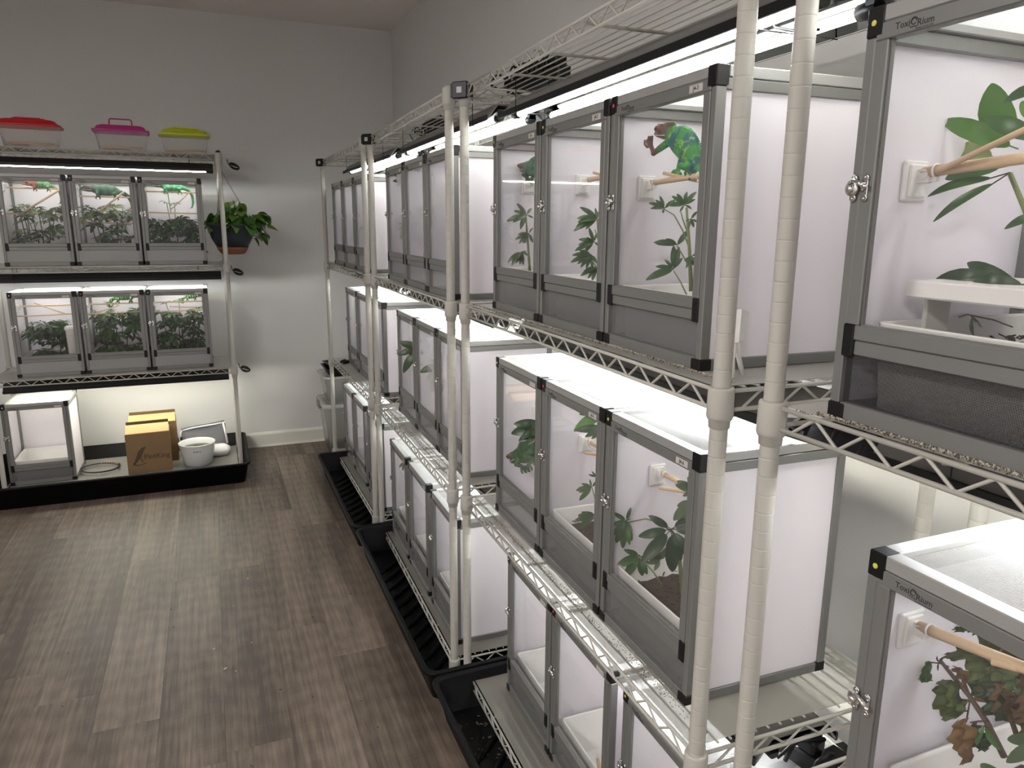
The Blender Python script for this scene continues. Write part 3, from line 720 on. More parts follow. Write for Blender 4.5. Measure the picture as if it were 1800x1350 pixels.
# ------------------------------------------------------------------ plants
def blade(mb, b, t, w, nrm, arch=.12, n=7, fold=.25, wav=0, tipw=.0):
    b, t = Vector(b), Vector(t); d = t-b; L = d.length; d.normalize()
    nrm = (Vector(nrm)-d*Vector(nrm).dot(d)); nrm = nrm.normalized() if nrm.length > 1e-5 else d.orthogonal().normalized()
    s = d.cross(nrm); vs = []
    for i in range(n+1):
        u = (1-cos(pi*i/n))/2; ww = w*.5*(sin(pi*min(1, u**.85))**.62 if 0 < u < 1 else .02)
        ww = max(ww, w*.02); c = b+d*L*u+nrm*(arch*L*sin(pi*u))
        wv = wav*L*sin(u*9+b.x*50)
        vs += [c+s*ww+nrm*(fold*ww+wv), c, c-s*ww+nrm*(fold*ww-wv)]
    fs = []
    for i in range(n):
        o = i*3; fs += [(o, o+1, o+4, o+3), (o+1, o+2, o+5, o+4)]
    mb.add(vs, fs, True)
def whorl_mesh(n, L, wr, droop, seed, m, name='leaf'):
    """palmate leaf: n leaflets around the end of a petiole at the origin; +z is up"""
    rnd = random.Random(seed); mb = MB()
    for i in range(n):
        a = 2*pi*i/n+rnd.uniform(-.15, .15); l = L*rnd.uniform(.75, 1.1); e = droop+rnd.uniform(-.2, .2)
        d = Vector((cos(a)*cos(e), sin(a)*cos(e), -sin(e)))
        mb.tube([(0, 0, 0), d*l*.14], .0007, 4, cap=False)
        blade(mb, d*l*.13, d*l, l*wr, (0, 0, 1), .13, 5)
    return mb.mesh(name, m)
LV_S = [whorl_mesh(7, .058, .33, .25, s, M[m]) for s, m in ((1, 'leafv'), (2, 'leafg'), (3, 'leafv'), (4, 'leaf'))]
LV_D = [whorl_mesh(7, .062, .36, .35, s, M[m]) for s, m in ((5, 'leaf'), (6, 'leaf'), (7, 'leafg'), (8, 'leafd'))]
LV_T = [whorl_mesh(7, .060, .32, .12, s, M[m]) for s, m in ((9, 'leafb'), (10, 'leafv'))]
def bush(key, label, nleaf, zmax, meshes, top=None, seed=0, peaks=()):
    rnd = random.Random(seed+11)
    t = thing('schefflera_plant', label, 'plant', cpt(key, 0, .155, .062), CAGES[key][1])
    stems = MB()
    for j in range(6):
        x, y = rnd.uniform(-.10, .10), rnd.uniform(-.06, .07); h = zmax-.10+rnd.uniform(-.03, .01)
        stems.tube([(x*.5, y*.5, 0), (x*.8, y*.8, h*.4), (x+rnd.uniform(-.01, .01), y, h)], [.0035, .003, .002], 6)
    stems.build('stem', M['bark'], t)
    nleaf = int(nleaf*1.45)
    for j in range(nleaf):
        x, y = rnd.uniform(-.112, .112), rnd.uniform(-.085, .06); z = rnd.uniform(.02, zmax-.095) if j > nleaf*.35 else rnd.uniform(zmax-.16, zmax-.085)
        o = obj('leaf', rnd.choice(meshes), t, (x, y, z)); s = rnd.uniform(.85, 1.2)
        x_, y_ = x, y
        o.rotation_euler = (rnd.uniform(-.6, .25)+y*2, x*3+rnd.uniform(-.3, .3), rnd.uniform(0, 6)); o.scale = (s, s, s)
    for (x, y, z, s) in peaks:
        o = obj('leaf', rnd.choice(LV_T), t, (x, y, z)); o.rotation_euler = (-.25, 0, rnd.uniform(0, 6)); o.scale = (s, s, s)
        q = MB().tube([(x*.6, y, z-.12), (x, y, z)], .0022, 6).build('stem', M['stem'], t)
    return t
bush(('L', 3, 0), 'variegated schefflera with drooping crowns in the '+ptxt(('L', 3, 0)), 30, .335, LV_S, seed=1, peaks=((-.07, -.02, .245, .8), (.085, -.03, .24, .8)))
bush(('L', 3, 1), 'dense variegated schefflera in the '+ptxt(('L', 3, 1)), 36, .34, LV_S, seed=2, peaks=((-.08, -.03, .215, .8), (.11, .0, .235, .8)))
bush(('L', 3, 2), 'schefflera with one tall pale-topped stem in the '+ptxt(('L', 3, 2)), 44, .27, LV_D, seed=3, peaks=((-.02, -.02, .335, .7), (-.03, -.01, .275, .8), (.01, -.01, .27, .7)))
bush(('L', 2, 0), 'leafy schefflera beside a white cup in the '+ptxt(('L', 2, 0)), 34, .30, LV_D, seed=4, peaks=((-.09, -.02, .21, .8), (.06, -.02, .215, .9)))
bush(('L', 2, 1), 'dark tangled schefflera in the '+ptxt(('L', 2, 1)), 44, .345, LV_D, seed=5, peaks=((-.03, -.02, .31, .8), (.03, -.03, .25, .9), (-.1, -.02, .26, .7)))
bush(('L', 2, 2), 'broad-leaved green schefflera in the '+ptxt(('L', 2, 2)), 42, .33, LV_D, seed=6, peaks=((.0, -.02, .315, 1.0), (.10, -.02, .26, 1.0), (-.07, -.01, .30, .8)))

class Plant:
    """a plant given leaf by leaf; hubs and tips are real points inside its terrarium"""
    def __init__(s, name, label, base, cat='plant', group=None):
        s.base = Vector(base); s.t = thing(name, label, cat, base, 0, group)
    def stem(s, pts, r0_, r1_, m='stem'):
        n = len(pts); MB().tube([Vector(p)-s.base for p in pts], [r0_+(r1_-r0_)*i/(n-1) for i in range(n)], 8).build('stem', M[m], s.t)
    def leaf(s, hub, tips, wr, m='leaf', nrm=(-1, 0, .3), arch=.12, jit=.012, petiole=.10, fold=.25, seed=1):
        rnd = random.Random(seed); hub = Vector(hub); mb = MB(); n = Vector(nrm).normalized()
        for tp in tips:
            d = Vector(tp)+n*rnd.uniform(-jit, jit)-hub; L = d.length
            if petiole > 0: mb.tube([(0, 0, 0), d*petiole*1.1], .0008, 5, cap=False)
            blade(mb, d*petiole, d, L*wr*(1-petiole), n, arch*rnd.uniform(.4, 1.2), 9, fold)
        return mb.build('leaf', M[m], s.t, hub-s.base)
def whorls(P, X, data, wr, m='leaf', **kw):
    for j, (h, tips) in enumerate(data):
        hub = at(*h, X=X); rnd = random.Random(j*7+int(h[0])); kw2 = dict(nrm=(-.50, -.72, .35), jit=.008); kw2.update(kw)
        tips = list(tips)
        if len(tips) > 3:      # a few more leaflets between the ones given
            for e in range(3):
                a_, b_ = rnd.sample(tips, 2); q = ((a_[0]+b_[0])/2-h[0], (a_[1]+b_[1])/2-h[1]); l_ = max(.1, math.hypot(*q)); L_ = .75*max(math.hypot(c_[0]-h[0], c_[1]-h[1]) for c_ in tips)
                tips.append((h[0]+q[0]/l_*L_, h[1]+q[1]/l_*L_))
        P.leaf(hub, [beside(q[0], q[1], hub, rnd.uniform(-.010, .010)) for q in tips], wr, m, seed=j+3, **kw2)
# J4-3
X = .80
P = Plant('schefflera_plant', 'slender schefflera with bare curved stems below the bright green and red chameleon', at(1215, 512, X=X))
P.stem([at(1215, 512, X=X), at(1212, 440, X=X), at(1207, 365, X=X)], .0042, .002)
P.stem([at(1213, 440, X=X), at(1200, 405, X=X), at(1185, 378, X=X), at(1168, 368, X=X)], .0015, .001)
P.stem([at(1209, 410, X=X), at(1200, 385, X=X), at(1197, 373, X=X)], .0014, .001)
P.stem([at(1212, 470, X=X), at(1198, 445, X=X), at(1190, 432, X=X)], .0015, .001)
P.stem([at(1208, 520, X=X), at(1196, 495, X=X), at(1184, 476, X=X)], .0016, .001)
whorls(P, X, [((1168, 366), [(1140, 355), (1143, 366), (1152, 352), (1166, 372), (1182, 352), (1180, 362)]),
  ((1203, 360), [(1181, 343), (1190, 340), (1205, 337), (1224, 340), (1222, 352), (1175, 362), (1195, 371), (1216, 366)]),
  ((1191, 430), [(1149, 427), (1154, 431), (1170, 421), (1196, 417), (1203, 424)]),
  ((1184, 473), [(1135, 494), (1160, 486), (1152, 466), (1168, 456), (1188, 449), (1200, 452)]),
  ((1214, 385), [(1205, 388), (1226, 372), (1228, 392), (1210, 400)]),
  ((1216, 450), [(1203, 458), (1206, 470), (1228, 445), (1226, 470)])], .30)
# J4-2
X = .77
P = Plant('schefflera_plant', 'schefflera with finger-like leaves against the pale wall of the '+ptxt(('B', 3, 1)), at(1052, 495, X=X))
P.stem([at(1052, 495, X=X), at(1054, 440, X=X), at(1050, 385, X=X)], .004, .002)
P.stem([at(1054, 430, X=X), at(1046, 404, X=X)], .0015, .001); P.stem([at(1053, 480, X=X), at(1040, 455, X=X)], .0015, .001)
whorls(P, X, [((1050, 383), [(1008, 405), (1013, 397), (1022, 383), (1034, 370), (1046, 364), (1056, 370), (1030, 405)]),
  ((1044, 425), [(1010, 440), (1016, 430), (1030, 415), (1050, 412), (1056, 436)]),
  ((1040, 448), [(1003, 462), (1006, 450), (1018, 441), (1030, 470), (1042, 474), (1050, 465)]),
  ((1050, 470), [(1026, 478), (1020, 485), (1040, 492), (1056, 482)])], .28)
X = .745
P = Plant('schefflera_plant', 'misted grey-green schefflera behind the door of the '+ptxt(('B', 3, 0)), at(930, 490, X=X))
P.stem([at(932, 490, X=X), at(928, 430, X=X), at(924, 375, X=X)], .004, .002)
whorls(P, X, [((926, 378), [(890, 388), (903, 370), (909, 358), (934, 364), (937, 382), (915, 400)]),
  ((930, 410), [(905, 420), (912, 428), (936, 425), (938, 402)]),
  ((918, 442), [(893, 462), (900, 468), (908, 462), (925, 440), (930, 452)])], .30, 'leafg')
# J4-6
X = .81
P = Plant('schefflera_plant', 'large-leaved glossy schefflera rooted in bark behind the door marked J4-6', at(1192, 1040, X=X))
P.stem([at(1200, 1045, X=X), at(1195, 985, X=X), at(1184, 938, X=X)], .0048, .003)
P.stem([at(1184, 938, X=X), at(1160, 918, X=.795), at(1135, 912, X=.775), at(1105, 918, X=.755)], .0022, .0013)
P.stem([at(1165, 1030, X=.80), at(1148, 1005, X=.785), at(1124, 978, X=.77)], .002, .0013)
P.stem([at(1215, 1030, X=X), at(1205, 950, X=X), at(1210, 870, X=X)], .003, .002)
whorls(P, .755, [((1101, 915), [(1109, 892), (1076, 900), (1075, 922), (1082, 955), (1094, 964), (1107, 958), (1112, 934), (1108, 912)])], .30)
whorls(P, X-.03, [((1180, 930), [(1140, 906), (1122, 943), (1128, 988), (1182, 1006), (1218, 905), (1230, 935), (1215, 975)])], .36, 'leafd', petiole=.16)
whorls(P, .77, [((1124, 976), [(1096, 966), (1085, 992), (1097, 1016), (1129, 1013), (1140, 990)])], .36)
whorls(P, X, [((1215, 880), [(1184, 915), (1190, 890), (1240, 860), (1242, 900)]), ((1222, 862), [(1187, 852), (1200, 872), (1190, 845), (1240, 845)]),
              ((1160, 985), [(1140, 965), (1150, 1003), (1172, 962), (1130, 975)])], .42, 'leafg')
# J4-5
X = .79
P = Plant('schefflera_seedling', 'thin seedling in the tray of the terrarium marked J4-5', at(1050, 905, X=X))
P.stem([at(1050, 905, X=X), at(1047, 880, X=X), at(1040, 855, X=X)], .002, .001)
whorls(P, X, [((1040, 856), [(1012, 862), (1018, 880), (1022, 850), (1036, 842), (1055, 842)]), ((1048, 838), [(1034, 834), (1040, 828), (1060, 835)]),
  ((1046, 905), [(1010, 915), (1022, 900), (1060, 885), (1015, 930)])], .30)
P = Plant('leafy_sprig', 'broad green sprig hanging behind the header of the '+ptxt(('B', 2, 1)), at(1062, 725, X=.78))
whorls(P, .79, [((1064, 722), [(1008, 758), (1018, 728), (1062, 745)])], .34, 'leafb')
whorls(P, .775, [((1062, 752), [(1010, 756), (1028, 768), (1040, 772)])], .32, 'leafg')
# J4-4
P = Plant('rubber_plant', 'dark broad-leaved plant above the crouched chameleon in the '+ptxt(('B', 2, 0)), at(960, 770, X=.76))
P.stem([at(960, 860, X=.765), at(958, 800, X=.765), at(955, 750, X=.76)], .004, .002, 'bark')
whorls(P, .76, [((958, 748), [(898, 762), (903, 745), (912, 776), (940, 790), (928, 744)])], .38, 'leafd')
whorls(P, .76, [((956, 690), [(942, 716), (948, 706)])], .45, 'wilt')
# C and D plants behind misted doors
for (px, hub, tips, Xp, lab) in (
  (1, (716, 320), [(692, 306), (690, 318), (704, 332), (712, 330)], .742, 'curled pale leaves behind the misted top-left door of the third right-hand rack'),
  (2, (712, 395), [(700, 405), (698, 392), (712, 378), (722, 400), (704, 420)], .742, 'thin sprig low behind the misted top-left door of the third right-hand rack'),
  (3, (738, 612), [(706, 606), (712, 600), (718, 640), (708, 655)], .768, 'drooping sprig behind the left misted door, second shelf of the third rack'),
  (4, (775, 640), [(755, 632), (752, 668), (760, 690), (790, 650)], .785, 'grey leaves behind the middle misted door, second shelf of the third rack'),
  (5, (650, 395), [(638, 402), (645, 378), (656, 410), (642, 420)], .75, 'bent sprig behind the right misted door, top row of the farthest rack'),
  (6, (672, 580), [(656, 560), (660, 600), (668, 612), (682, 570)], .81, 'green sprig in the right terrarium, second shelf of the farthest rack'),
  (7, (812, 345), [(800, 332), (803, 360), (795, 350), (818, 330)], .745, 'green sprig in the right terrarium, top row of the third rack'),
  (8, (711, 812), [(701, 822), (715, 826), (708, 828)], .745, 'pale sprig behind the bottom-left door of the third rack')):
    P = Plant('leafy_sprig', lab, at(*hub, X=Xp)); whorls(P, Xp, [(hub, tips)], .34, 'leafg' if px != 6 else 'leaf'); 
    h = at(*hub, X=Xp); P.stem([h, h+Vector((.012, -.01, -.05)), h+Vector((.02, -.01, -.11))], .0016, .0022)
# A1: big glossy leaves
X = .80
b0 = at(1812, 520, X=.83)
P = Plant('schefflera_plant', 'glossy bright green schefflera filling the upper right foreground terrarium', b0)
P.stem([b0, at(1815, 400, X=.82), at(1775, 304, X=.80)], .004, .0025)
P.stem([at(1840, 420, X=.82), at(1830, 300, X=.82), at(1805, 240, X=.82)], .004, .0025)
P.leaf(at(1776, 303, X=.80), [at(*q, X=.775) for q in ((1629, 345), (1641, 391))], .17, 'leaf', petiole=.22, jit=.002)
P.leaf(at(1770, 292, X=.815), [at(1660, 314, X=.80)], .36, 'leaf', petiole=.12, jit=.002)
P.leaf(at(1790, 262, X=.83), [at(1655, 211, X=.81)], .27, 'leafb', petiole=.10, jit=.002)
P.leaf(at(1775, 245, X=.84), [at(1742, 146, X=.82)], .60, 'leafb', petiole=.02, jit=.001, fold=.12)
P.leaf(at(1830, 245, X=.80), [at(1730, 208, X=.79)], .30, 'leaf', petiole=.02, jit=.002)
P.leaf(at(1850, 150, X=.79), [at(1762, 180, X=.785)], .30, 'leaf', petiole=.02, jit=.002)
P.leaf(at(1745, 275, X=.85), [at(1676, 262, X=.85)], .42, 'leafv', petiole=.02, jit=.002)
P.leaf(at(1840, 215, X=.83), [at(1790, 235, X=.83), at(1795, 180, X=.83)], .5, 'leafb', jit=.002)
P.leaf(at(1850, 372, X=.80), [at(1764, 402, X=.79)], .26, 'leaf', jit=.002)
P.leaf(at(1790, 500, X=.83), [at(1640, 492, X=.81), at(1680, 497, X=.80), at(1700, 462, X=.83)], .26, 'leafd', petiole=.05, jit=.004, arch=.2)
P.leaf(at(1800, 500, X=.80), [at(1708, 497, X=.79), at(1850, 470, X=.82)], .32, 'leafd', petiole=.05, jit=.002, arch=.2)
P.leaf(at(1800, 545, X=.83), [at(1770, 535, X=.83), at(1840, 520, X=.83)], .3, 'leafd', jit=.002)
# A1 white ledge and hanging dead roots
t = thing('feeding_ledge', 'white plastic ledge mounted low inside the upper right foreground terrarium', 'ledge', at(1640, 500, X=.83))
b1 = at(1640, 505, X=.83)
mb = MB(); mb.box(-.04, .13, -.20, .02, -.016, .004, ch=.002); mb.build('shelf_plate', M['white'], t)
mb = MB(); mb.box(-.01, .03, .012, .018, -.11, .0, ch=.001); mb.build('bracket_leg', M['offwhite'], t)
t.location = (at(1640, 512, X=.79).x+.0, .60, at(1640, 512, X=.79).z+.01)
P = Plant('dead_sprig', 'withered dark tendril dangling below the white ledge', at(1712, 558, X=.80))
P.stem([at(1685, 558, X=.80), at(1700, 553, X=.80), at(1715, 556, X=.80), at(1745, 562, X=.80), at(1780, 575, X=.80)], .0008, .0008, 'bark')
P.leaf(at(1708, 555, X=.80), [at(1712, 592, X=.80), at(1727, 576, X=.80)], .22, 'leafd', jit=.001)
# A2: wilted plant
X = .80
b0 = at(1765, 1330, X=.80)
P = Plant('wilted_plant', 'wilted shrub with crumpled olive and brown leaves in the lower right terrarium', b0)
P.stem([b0, at(1735, 1270, X=.79), at(1703, 1222, X=.785), at(1676, 1190, X=.78), at(1652, 1160, X=.78)], .0040, .0022, 'bark')
P.stem([at(1703, 1222, X=.785), at(1695, 1200, X=.785), at(1690, 1190, X=.78)], .002, .0014, 'bark')
P.stem([at(1790, 1300, X=.80), at(1765, 1230, X=.80), at(1722, 1120, X=.79), at(1712, 1102, X=.79)], .003, .0014, 'bark')
P.stem([at(1668, 1172, X=.78), at(1652, 1166, X=.78), at(1634, 1164, X=.775)], .0009, .0009, 'bark')
P.stem([at(1705, 1230, X=.785), at(1702, 1250, X=.785), at(1698, 1270, X=.78)], .0010, .0009, 'bark')
P.stem([at(1738, 1268, X=.79), at(1720, 1268, X=.78), at(1706, 1270, X=.78)], .0012, .0009, 'bark')
def crumple(P, outline, X, m, seed, amp=.010, n=10):
    """crumpled leaf: a folded sheet hanging between a list of edge points"""
    rnd = random.Random(seed); L_, R_ = outline; mb = MB(); vs = []; w = 6
    ph = [rnd.uniform(0, 6) for _ in range(4)]
    for i in range(n+1):
        u = i/n*(len(L_)-1); k = min(int(u), len(L_)-2); f_ = u-k
        a = at(*L_[k], X=X).lerp(at(*L_[k+1], X=X), f_); b = at(*R_[k], X=X).lerp(at(*R_[k+1], X=X), f_)
        for j in range(w+1):
            q = a.lerp(b, j/w)
            vs.append(q+Vector((amp*sin(j*1.7+ph[0]+i*.6)+amp*.5*sin(i*1.9+ph[1]), 0, 0))+Vector((0, rnd.uniform(-.0012, .0012), rnd.uniform(-.0015, .0015)))-P.base)
    mb.add(vs, [(i*(w+1)+j, i*(w+1)+j+1, (i+1)*(w+1)+j+1, (i+1)*(w+1)+j) for i in range(n) for j in range(w)], True)
    mb.build('leaf', M[m], P.t)
CR = [([(1633, 1162), (1618, 1175), (1613, 1190), (1616, 1196)], [(1633, 1163), (1640, 1180), (1639, 1195), (1628, 1200)], .775, 'leaf', .004),
 ([(1656, 1195), (1645, 1208), (1652, 1240), (1655, 1262)], [(1660, 1196), (1690, 1230), (1694, 1240), (1688, 1262)], .778, 'wilt', .010),
 ([(1666, 1195), (1668, 1220), (1670, 1240), (1672, 1255)], [(1678, 1200), (1690, 1232), (1697, 1252), (1680, 1256)], .772, 'wilt', .008),
 ([(1680, 1264), (1672, 1290), (1682, 1310), (1692, 1340)], [(1705, 1266), (1712, 1290), (1708, 1310), (1702, 1342)], .77, 'brown', .009),
 ([(1708, 1270), (1710, 1300), (1716, 1312), (1722, 1318)], [(1722, 1280), (1738, 1290), (1742, 1305), (1736, 1322)], .785, 'leafd', .007),
 ([(1690, 1130), (1684, 1150), (1690, 1165), (1712, 1195)], [(1712, 1135), (1740, 1155), (1756, 1180), (1736, 1198)], .778, 'wilt', .010),
 ([(1660, 1150), (1672, 1146), (1690, 1138), (1700, 1132)], [(1662, 1158), (1678, 1160), (1700, 1160), (1715, 1150)], .775, 'wilt', .006),
 ([(1726, 1112), (1722, 1125), (1740, 1140), (1752, 1150)], [(1736, 1104), (1752, 1120), (1760, 1135), (1766, 1150)], .79, 'wilt', .006),
 ([(1675, 1105), (1680, 1102), (1690, 1100), (1700, 1105)], [(1678, 1110), (1686, 1112), (1696, 1110), (1708, 1112)], .79, 'leaf', .003),
 ([(1712, 1195), (1722, 1220), (1732, 1240), (1750, 1262)], [(1738, 1185), (1775, 1200), (1790, 1230), (1800, 1258)], .792, 'brown', .011),
 ([(1715, 1190), (1712, 1215), (1726, 1235), (1730, 1250)], [(1740, 1190), (1760, 1215), (1770, 1240), (1762, 1270)], .785, 'leafd', .010),
 ([(1735, 1170), (1752, 1190), (1760, 1200), (1765, 1212)], [(1766, 1170), (1785, 1190), (1790, 1205), (1800, 1222)], .775, 'wilt', .008),
 ([(1760, 1110), (1775, 1150), (1785, 1190), (1790, 1230)], [(1800, 1100), (1820, 1150), (1825, 1190), (1830, 1240)], .80, 'brown', .012),
 ([(1745, 1225), (1762, 1250), (1775, 1262), (1790, 1290)], [(1790, 1220), (1815, 1240), (1822, 1262), (1830, 1280)], .80, 'brown', .012),
 ([(1677, 1180), (1684, 1190), (1700, 1200), (1712, 1200)], [(1680, 1168), (1694, 1178), (1712, 1186), (1722, 1196)], .785, 'brown', .006)]
for j, (a, b, x_, m_, am) in enumerate(CR): crumple(P, (a, b), x_, m_, j, am)
P.leaf(at(1722, 1110, X=.79), [at(*q, X=.785) for q in ((1703, 1100), (1715, 1096), (1722, 1090), (1712, 1118), (1728, 1098))], .28, 'leaf')
P.leaf(at(1730, 1275, X=.785), [at(*q, X=.78) for q in ((1742, 1305), (1722, 1310), (1760, 1320))], .34, 'leaf')
P.leaf(at(1850, 1300, X=.76), [at(*q, X=.75) for q in ((1762, 1300), (1775, 1340))], .28, 'leafg')
P.leaf(at(1770, 1365, X=.74), [at(*q, X=.735) for q in ((1714, 1345),)], .42, 'leaf')
P.leaf(at(1650, 1165, X=.78), [at(*q, X=.78) for q in ((1640, 1152), (1655, 1180), (1660, 1155))], .26, 'leafd')
P.leaf(at(1666, 1115, X=.79), [at(1653, 1125, X=.79)], .5, 'leafd')

# ------------------------------------------------------------------ chameleons
def spine_loft(mb, st, n=16):
    """stations (x, z, half height, half width) or with y offset as fifth"""
    vs = []
    for q in st:
        x, z, hh, wd = q[:4]; y0 = q[4] if len(q) > 4 else 0
        for k in range(n):
            a = 2*pi*k/n; ca, sa = cos(a), sin(a)
            vs.append((x, y0+wd*ca*(1-.35*max(0, sa)), z+hh*sa))
    N = len(st); fs = [(i*n+k, i*n+(k+1) % n, (i+1)*n+(k+1) % n, (i+1)*n+k) for i in range(N-1) for k in range(n)]
    mb.add(vs, fs[:], True); o = len(mb.v)-len(vs)
    mb.f += [tuple(o+k for k in range(n)), tuple(o+(N-1)*n+k for k in range(n))[::-1]]; mb.s += [True, True]
def chameleon(label, origin, mtx, skin, scale=1.0, raise_arm=False, tail='down', head_pitch=0.0, arch=1.0, detail=.0019, group=None, front=(.024, .004), hind=(-.034, .003)):
    """body along +x (head forward), feet at z=0 gripping a perch; one continuous remeshed body"""
    mb = MB()
    st = [(-.048, .022, .004, .004), (-.044, .0225, .010, .007), (-.034, .026, .016, .0105), (-.018, .030*arch, .0215*arch, .013), (0, .0315*arch, .0235*arch, .0135),
          (.016, .030*arch, .0215*arch, .0125), (.030, .029, .0165, .0105), (.040, .030, .013, .009), (.048, .031, .009, .007)]
    spine_loft(mb, st)
    hp = Matrix.Translation((.040, 0, .031)) @ Matrix.Rotation(-head_pitch, 4, 'Y')
    hd = MB()   # head: jaw, brow and raised casque
    spine_loft(hd, [(-.006, .000, .006, .004), (-.002, .001, .012, .008), (.006, .001, .0135, .0105), (.014, 0, .0125, .0110), (.022, -.001, .0100, .0095), (.030, -.0025, .0075, .0070), (.036, -.0035, .0050, .0048), (.039, -.004, .0025, .003)])
    spine_loft(hd, [(-.013, .0105, .0015, .001), (-.008, .0100, .005, .0040), (0, .0085, .0065, .006), (.010, .0075, .005, .006)])
    for s in (-1, 1):
        hd.sphere((.016, s*.0085, .004), .0062, 12, 8); hd.sphere((.016, s*.0125, .004), .0040, 10, 7)
        hd.tube([(.010, s*.007, .010), (.020, s*.0075, .0095), (.034, s*.004, .003)], [.002, .0022, .001], 6)
    mb.add([hp @ Vector(v) for v in hd.v], hd.f, True)
    tl = {'down': [(-.044, 0, .022), (-.060, 0, .018), (-.074, .002, .008), (-.083, .004, -.012), (-.085, .006, -.040), (-.079, .006, -.062), (-.068, .005, -.066)],
          'back': [(-.044, 0, .022), (-.062, 0, .018), (-.085, 0, .010), (-.110, .004, .004), (-.13, .008, .002)],
          'coil': [(-.044, 0, .022), (-.060, 0, .014)]+[(-.066-.014*sin(a)*(1-a*.09), .004, .0-.014*(1-cos(a))*(1-a*.08)) for a in [i*.6 for i in range(11)]]}[tail]
    n = len(tl); mb.tube(tl, [.0085*(1-i/(n-1))**.8+.0012 for i in range(n)], 10)
    def limb(sh, el, wr, r=(.0062, .0048, .0036)):
        mb.tube([sh, tuple((a+b)/2 for a, b in zip(sh, el)), el, wr], [r[0], r[0]*.9, r[1], r[2]], 8)
        mb.sphere(el, r[1]*1.02, 8, 6)
    def mitten(w, down=True):
        x, y, z = w
        for s in (-1, 1):
            for q in (-.0028, .0028):
                mb.tube([w, (x+s*.005, y+q, z-.001), (x+s*.0075, y+q*1.3, z-.007), (x+s*.0035, y+q*1.2, z-.0115)], [.0034, .0030, .0026, .0014], 6)
    for s in (-1, 1):
        if not (raise_arm and s == 1):
            limb((.026, s*.007, .022), ((front[0]+.030)/2, s*.016, (front[1]+.022)/2), (front[0], s*.004, front[1])); mitten((front[0], s*.004, front[1]))
        limb((-.034, s*.006, .018), (-.026, s*.018, .015), (hind[0], s*.004, hind[1]), (.0070, .0052, .0038)); mitten((hind[0], s*.004, hind[1]))
    if raise_arm:
        limb((.030, .008, .018), (.046, .014, -.008), (.060, .012, -.004)); w = (.060, .012, -.004)
        for q in (-.003, 0, .003):
            mb.tube([w, (.066, .012+q, .001), (.0675, .012+q*1.3, .009)], [.0036, .0030, .0014], 6)
        for q in (-.002, .002):
            mb.tube([w, (.066, .012+q, -.009), (.073, .012+q, -.008), (.077, .012+q, -.003)], [.0034, .0028, .0026, .0013], 6)
    for i in range(22):     # dorsal crest
        u = i/21; x = .034-.078*u; z = .031*arch+(.0225*arch)*sin(pi*(.12+.80*(1-u)))*1.02
        mb.sphere((x, 0, z-.0008), .0018, 6, 4)
    vs = [Vector(v)*scale for v in mb.v]; mb.v = [tuple(v) for v in vs]
    me0 = mb.mesh('chameleon', None); o0 = bpy.data.objects.new('tmp', me0); COL.objects.link(o0)
    rm = o0.modifiers.new('r', 'REMESH'); rm.mode = 'VOXEL'; rm.voxel_size = detail*scale; rm.use_smooth_shade = True
    sm = o0.modifiers.new('s', 'SMOOTH'); sm.factor = .5; sm.iterations = 2
    me = bpy.data.meshes.new_from_object(o0.evaluated_get(bpy.context.evaluated_depsgraph_get())); bpy.data.objects.remove(o0)
    me.materials.clear(); me.materials.append(skin); me.name = 'body'
    t = thing('chameleon', label, 'chameleon', group=group); t.matrix_world = Matrix.Translation(origin) @ mtx.to_4x4()
    obj('body', me, t)
    for s in (-1, 1):
        e = MB().sphere((0, 0, 0), .0026*scale, 10, 7); c = hp @ Vector((.0168, s*.0155, .0045))
        obj('eye', e.mesh('eye', M['black']), t, c*scale)
        e = MB().tube([(.0042*cos(a), 0, .0042*sin(a)) for a in [k*2*pi/12 for k in range(12)]], .0011, 6, closed=True); c = hp @ Vector((.0165, s*.0138, .0042))
        e.v = [tuple(Vector(v)*scale) for v in e.v]; obj('eyelid', e.mesh('eyelid', M['eyelid']), t, c*scale)
    lip = MB()
    for s in (-1, 1): lip.tube([(hp @ Vector(v))*scale for v in ((.003, s*.0086, -.0045), (.012, s*.0094, -.0050), (.022, s*.0080, -.0052), (.031, s*.0054, -.0056), (.0365, s*.0020, -.0060))], .0011*scale, 6)
    obj('lip', lip.mesh('lip', M['lip']), t)
    return t
M['lip'] = mat('pale_lip', (.55, .55, .48), .6); M['eyelid'] = mat('red_eyelid', (.28, .045, .03), .6)
SK1 = skin_mat('green_blue_skin', (.025, .27, .04), (.012, .12, .14), (.25, .45, .08), (.12, .045, .025), .042)
SK2 = skin_mat('dark_green_skin', (.018, .12, .045), (.012, .05, .03), (.03, .20, .07), (.05, .06, .04), .045)
SK3 = skin_mat('mint_green_skin', (.05, .40, .13), (.16, .50, .25), (.04, .30, .18), (.07, .11, .07), .044)
SK4 = skin_mat('red_faced_skin', (.07, .30, .08), (.10, .20, .08), (.30, .50, .25), (.30, .06, .03), .015)
SK5 = skin_mat('striped_green_skin', (.02, .12, .03), (.30, .50, .16), (.03, .22, .05), (.25, .07, .05), .044, bscale=160)
SK6 = skin_mat('olive_skin', (.05, .13, .045), (.035, .09, .035), (.09, .22, .07), (.07, .12, .06), .05)
def basis(fwd, upv):
    f = Vector(fwd).normalized(); u = Vector(upv); u = (u-f*u.dot(f)).normalized(); return Matrix((f, u.cross(f), u)).transposed()
X = .776
hero_feet = at(1196, 303, X=X)
chameleon('bright green and blue chameleon with red face, one hand raised, on its perch', Vector((.776, 1.128, 1.597)), basis((-.12, .81, .587), (-.10, -.587, .81)), SK1, 1.15, True, 'back', -.50, 1.08, detail=.0009, front=(0, -.015), hind=(-.036, .010))
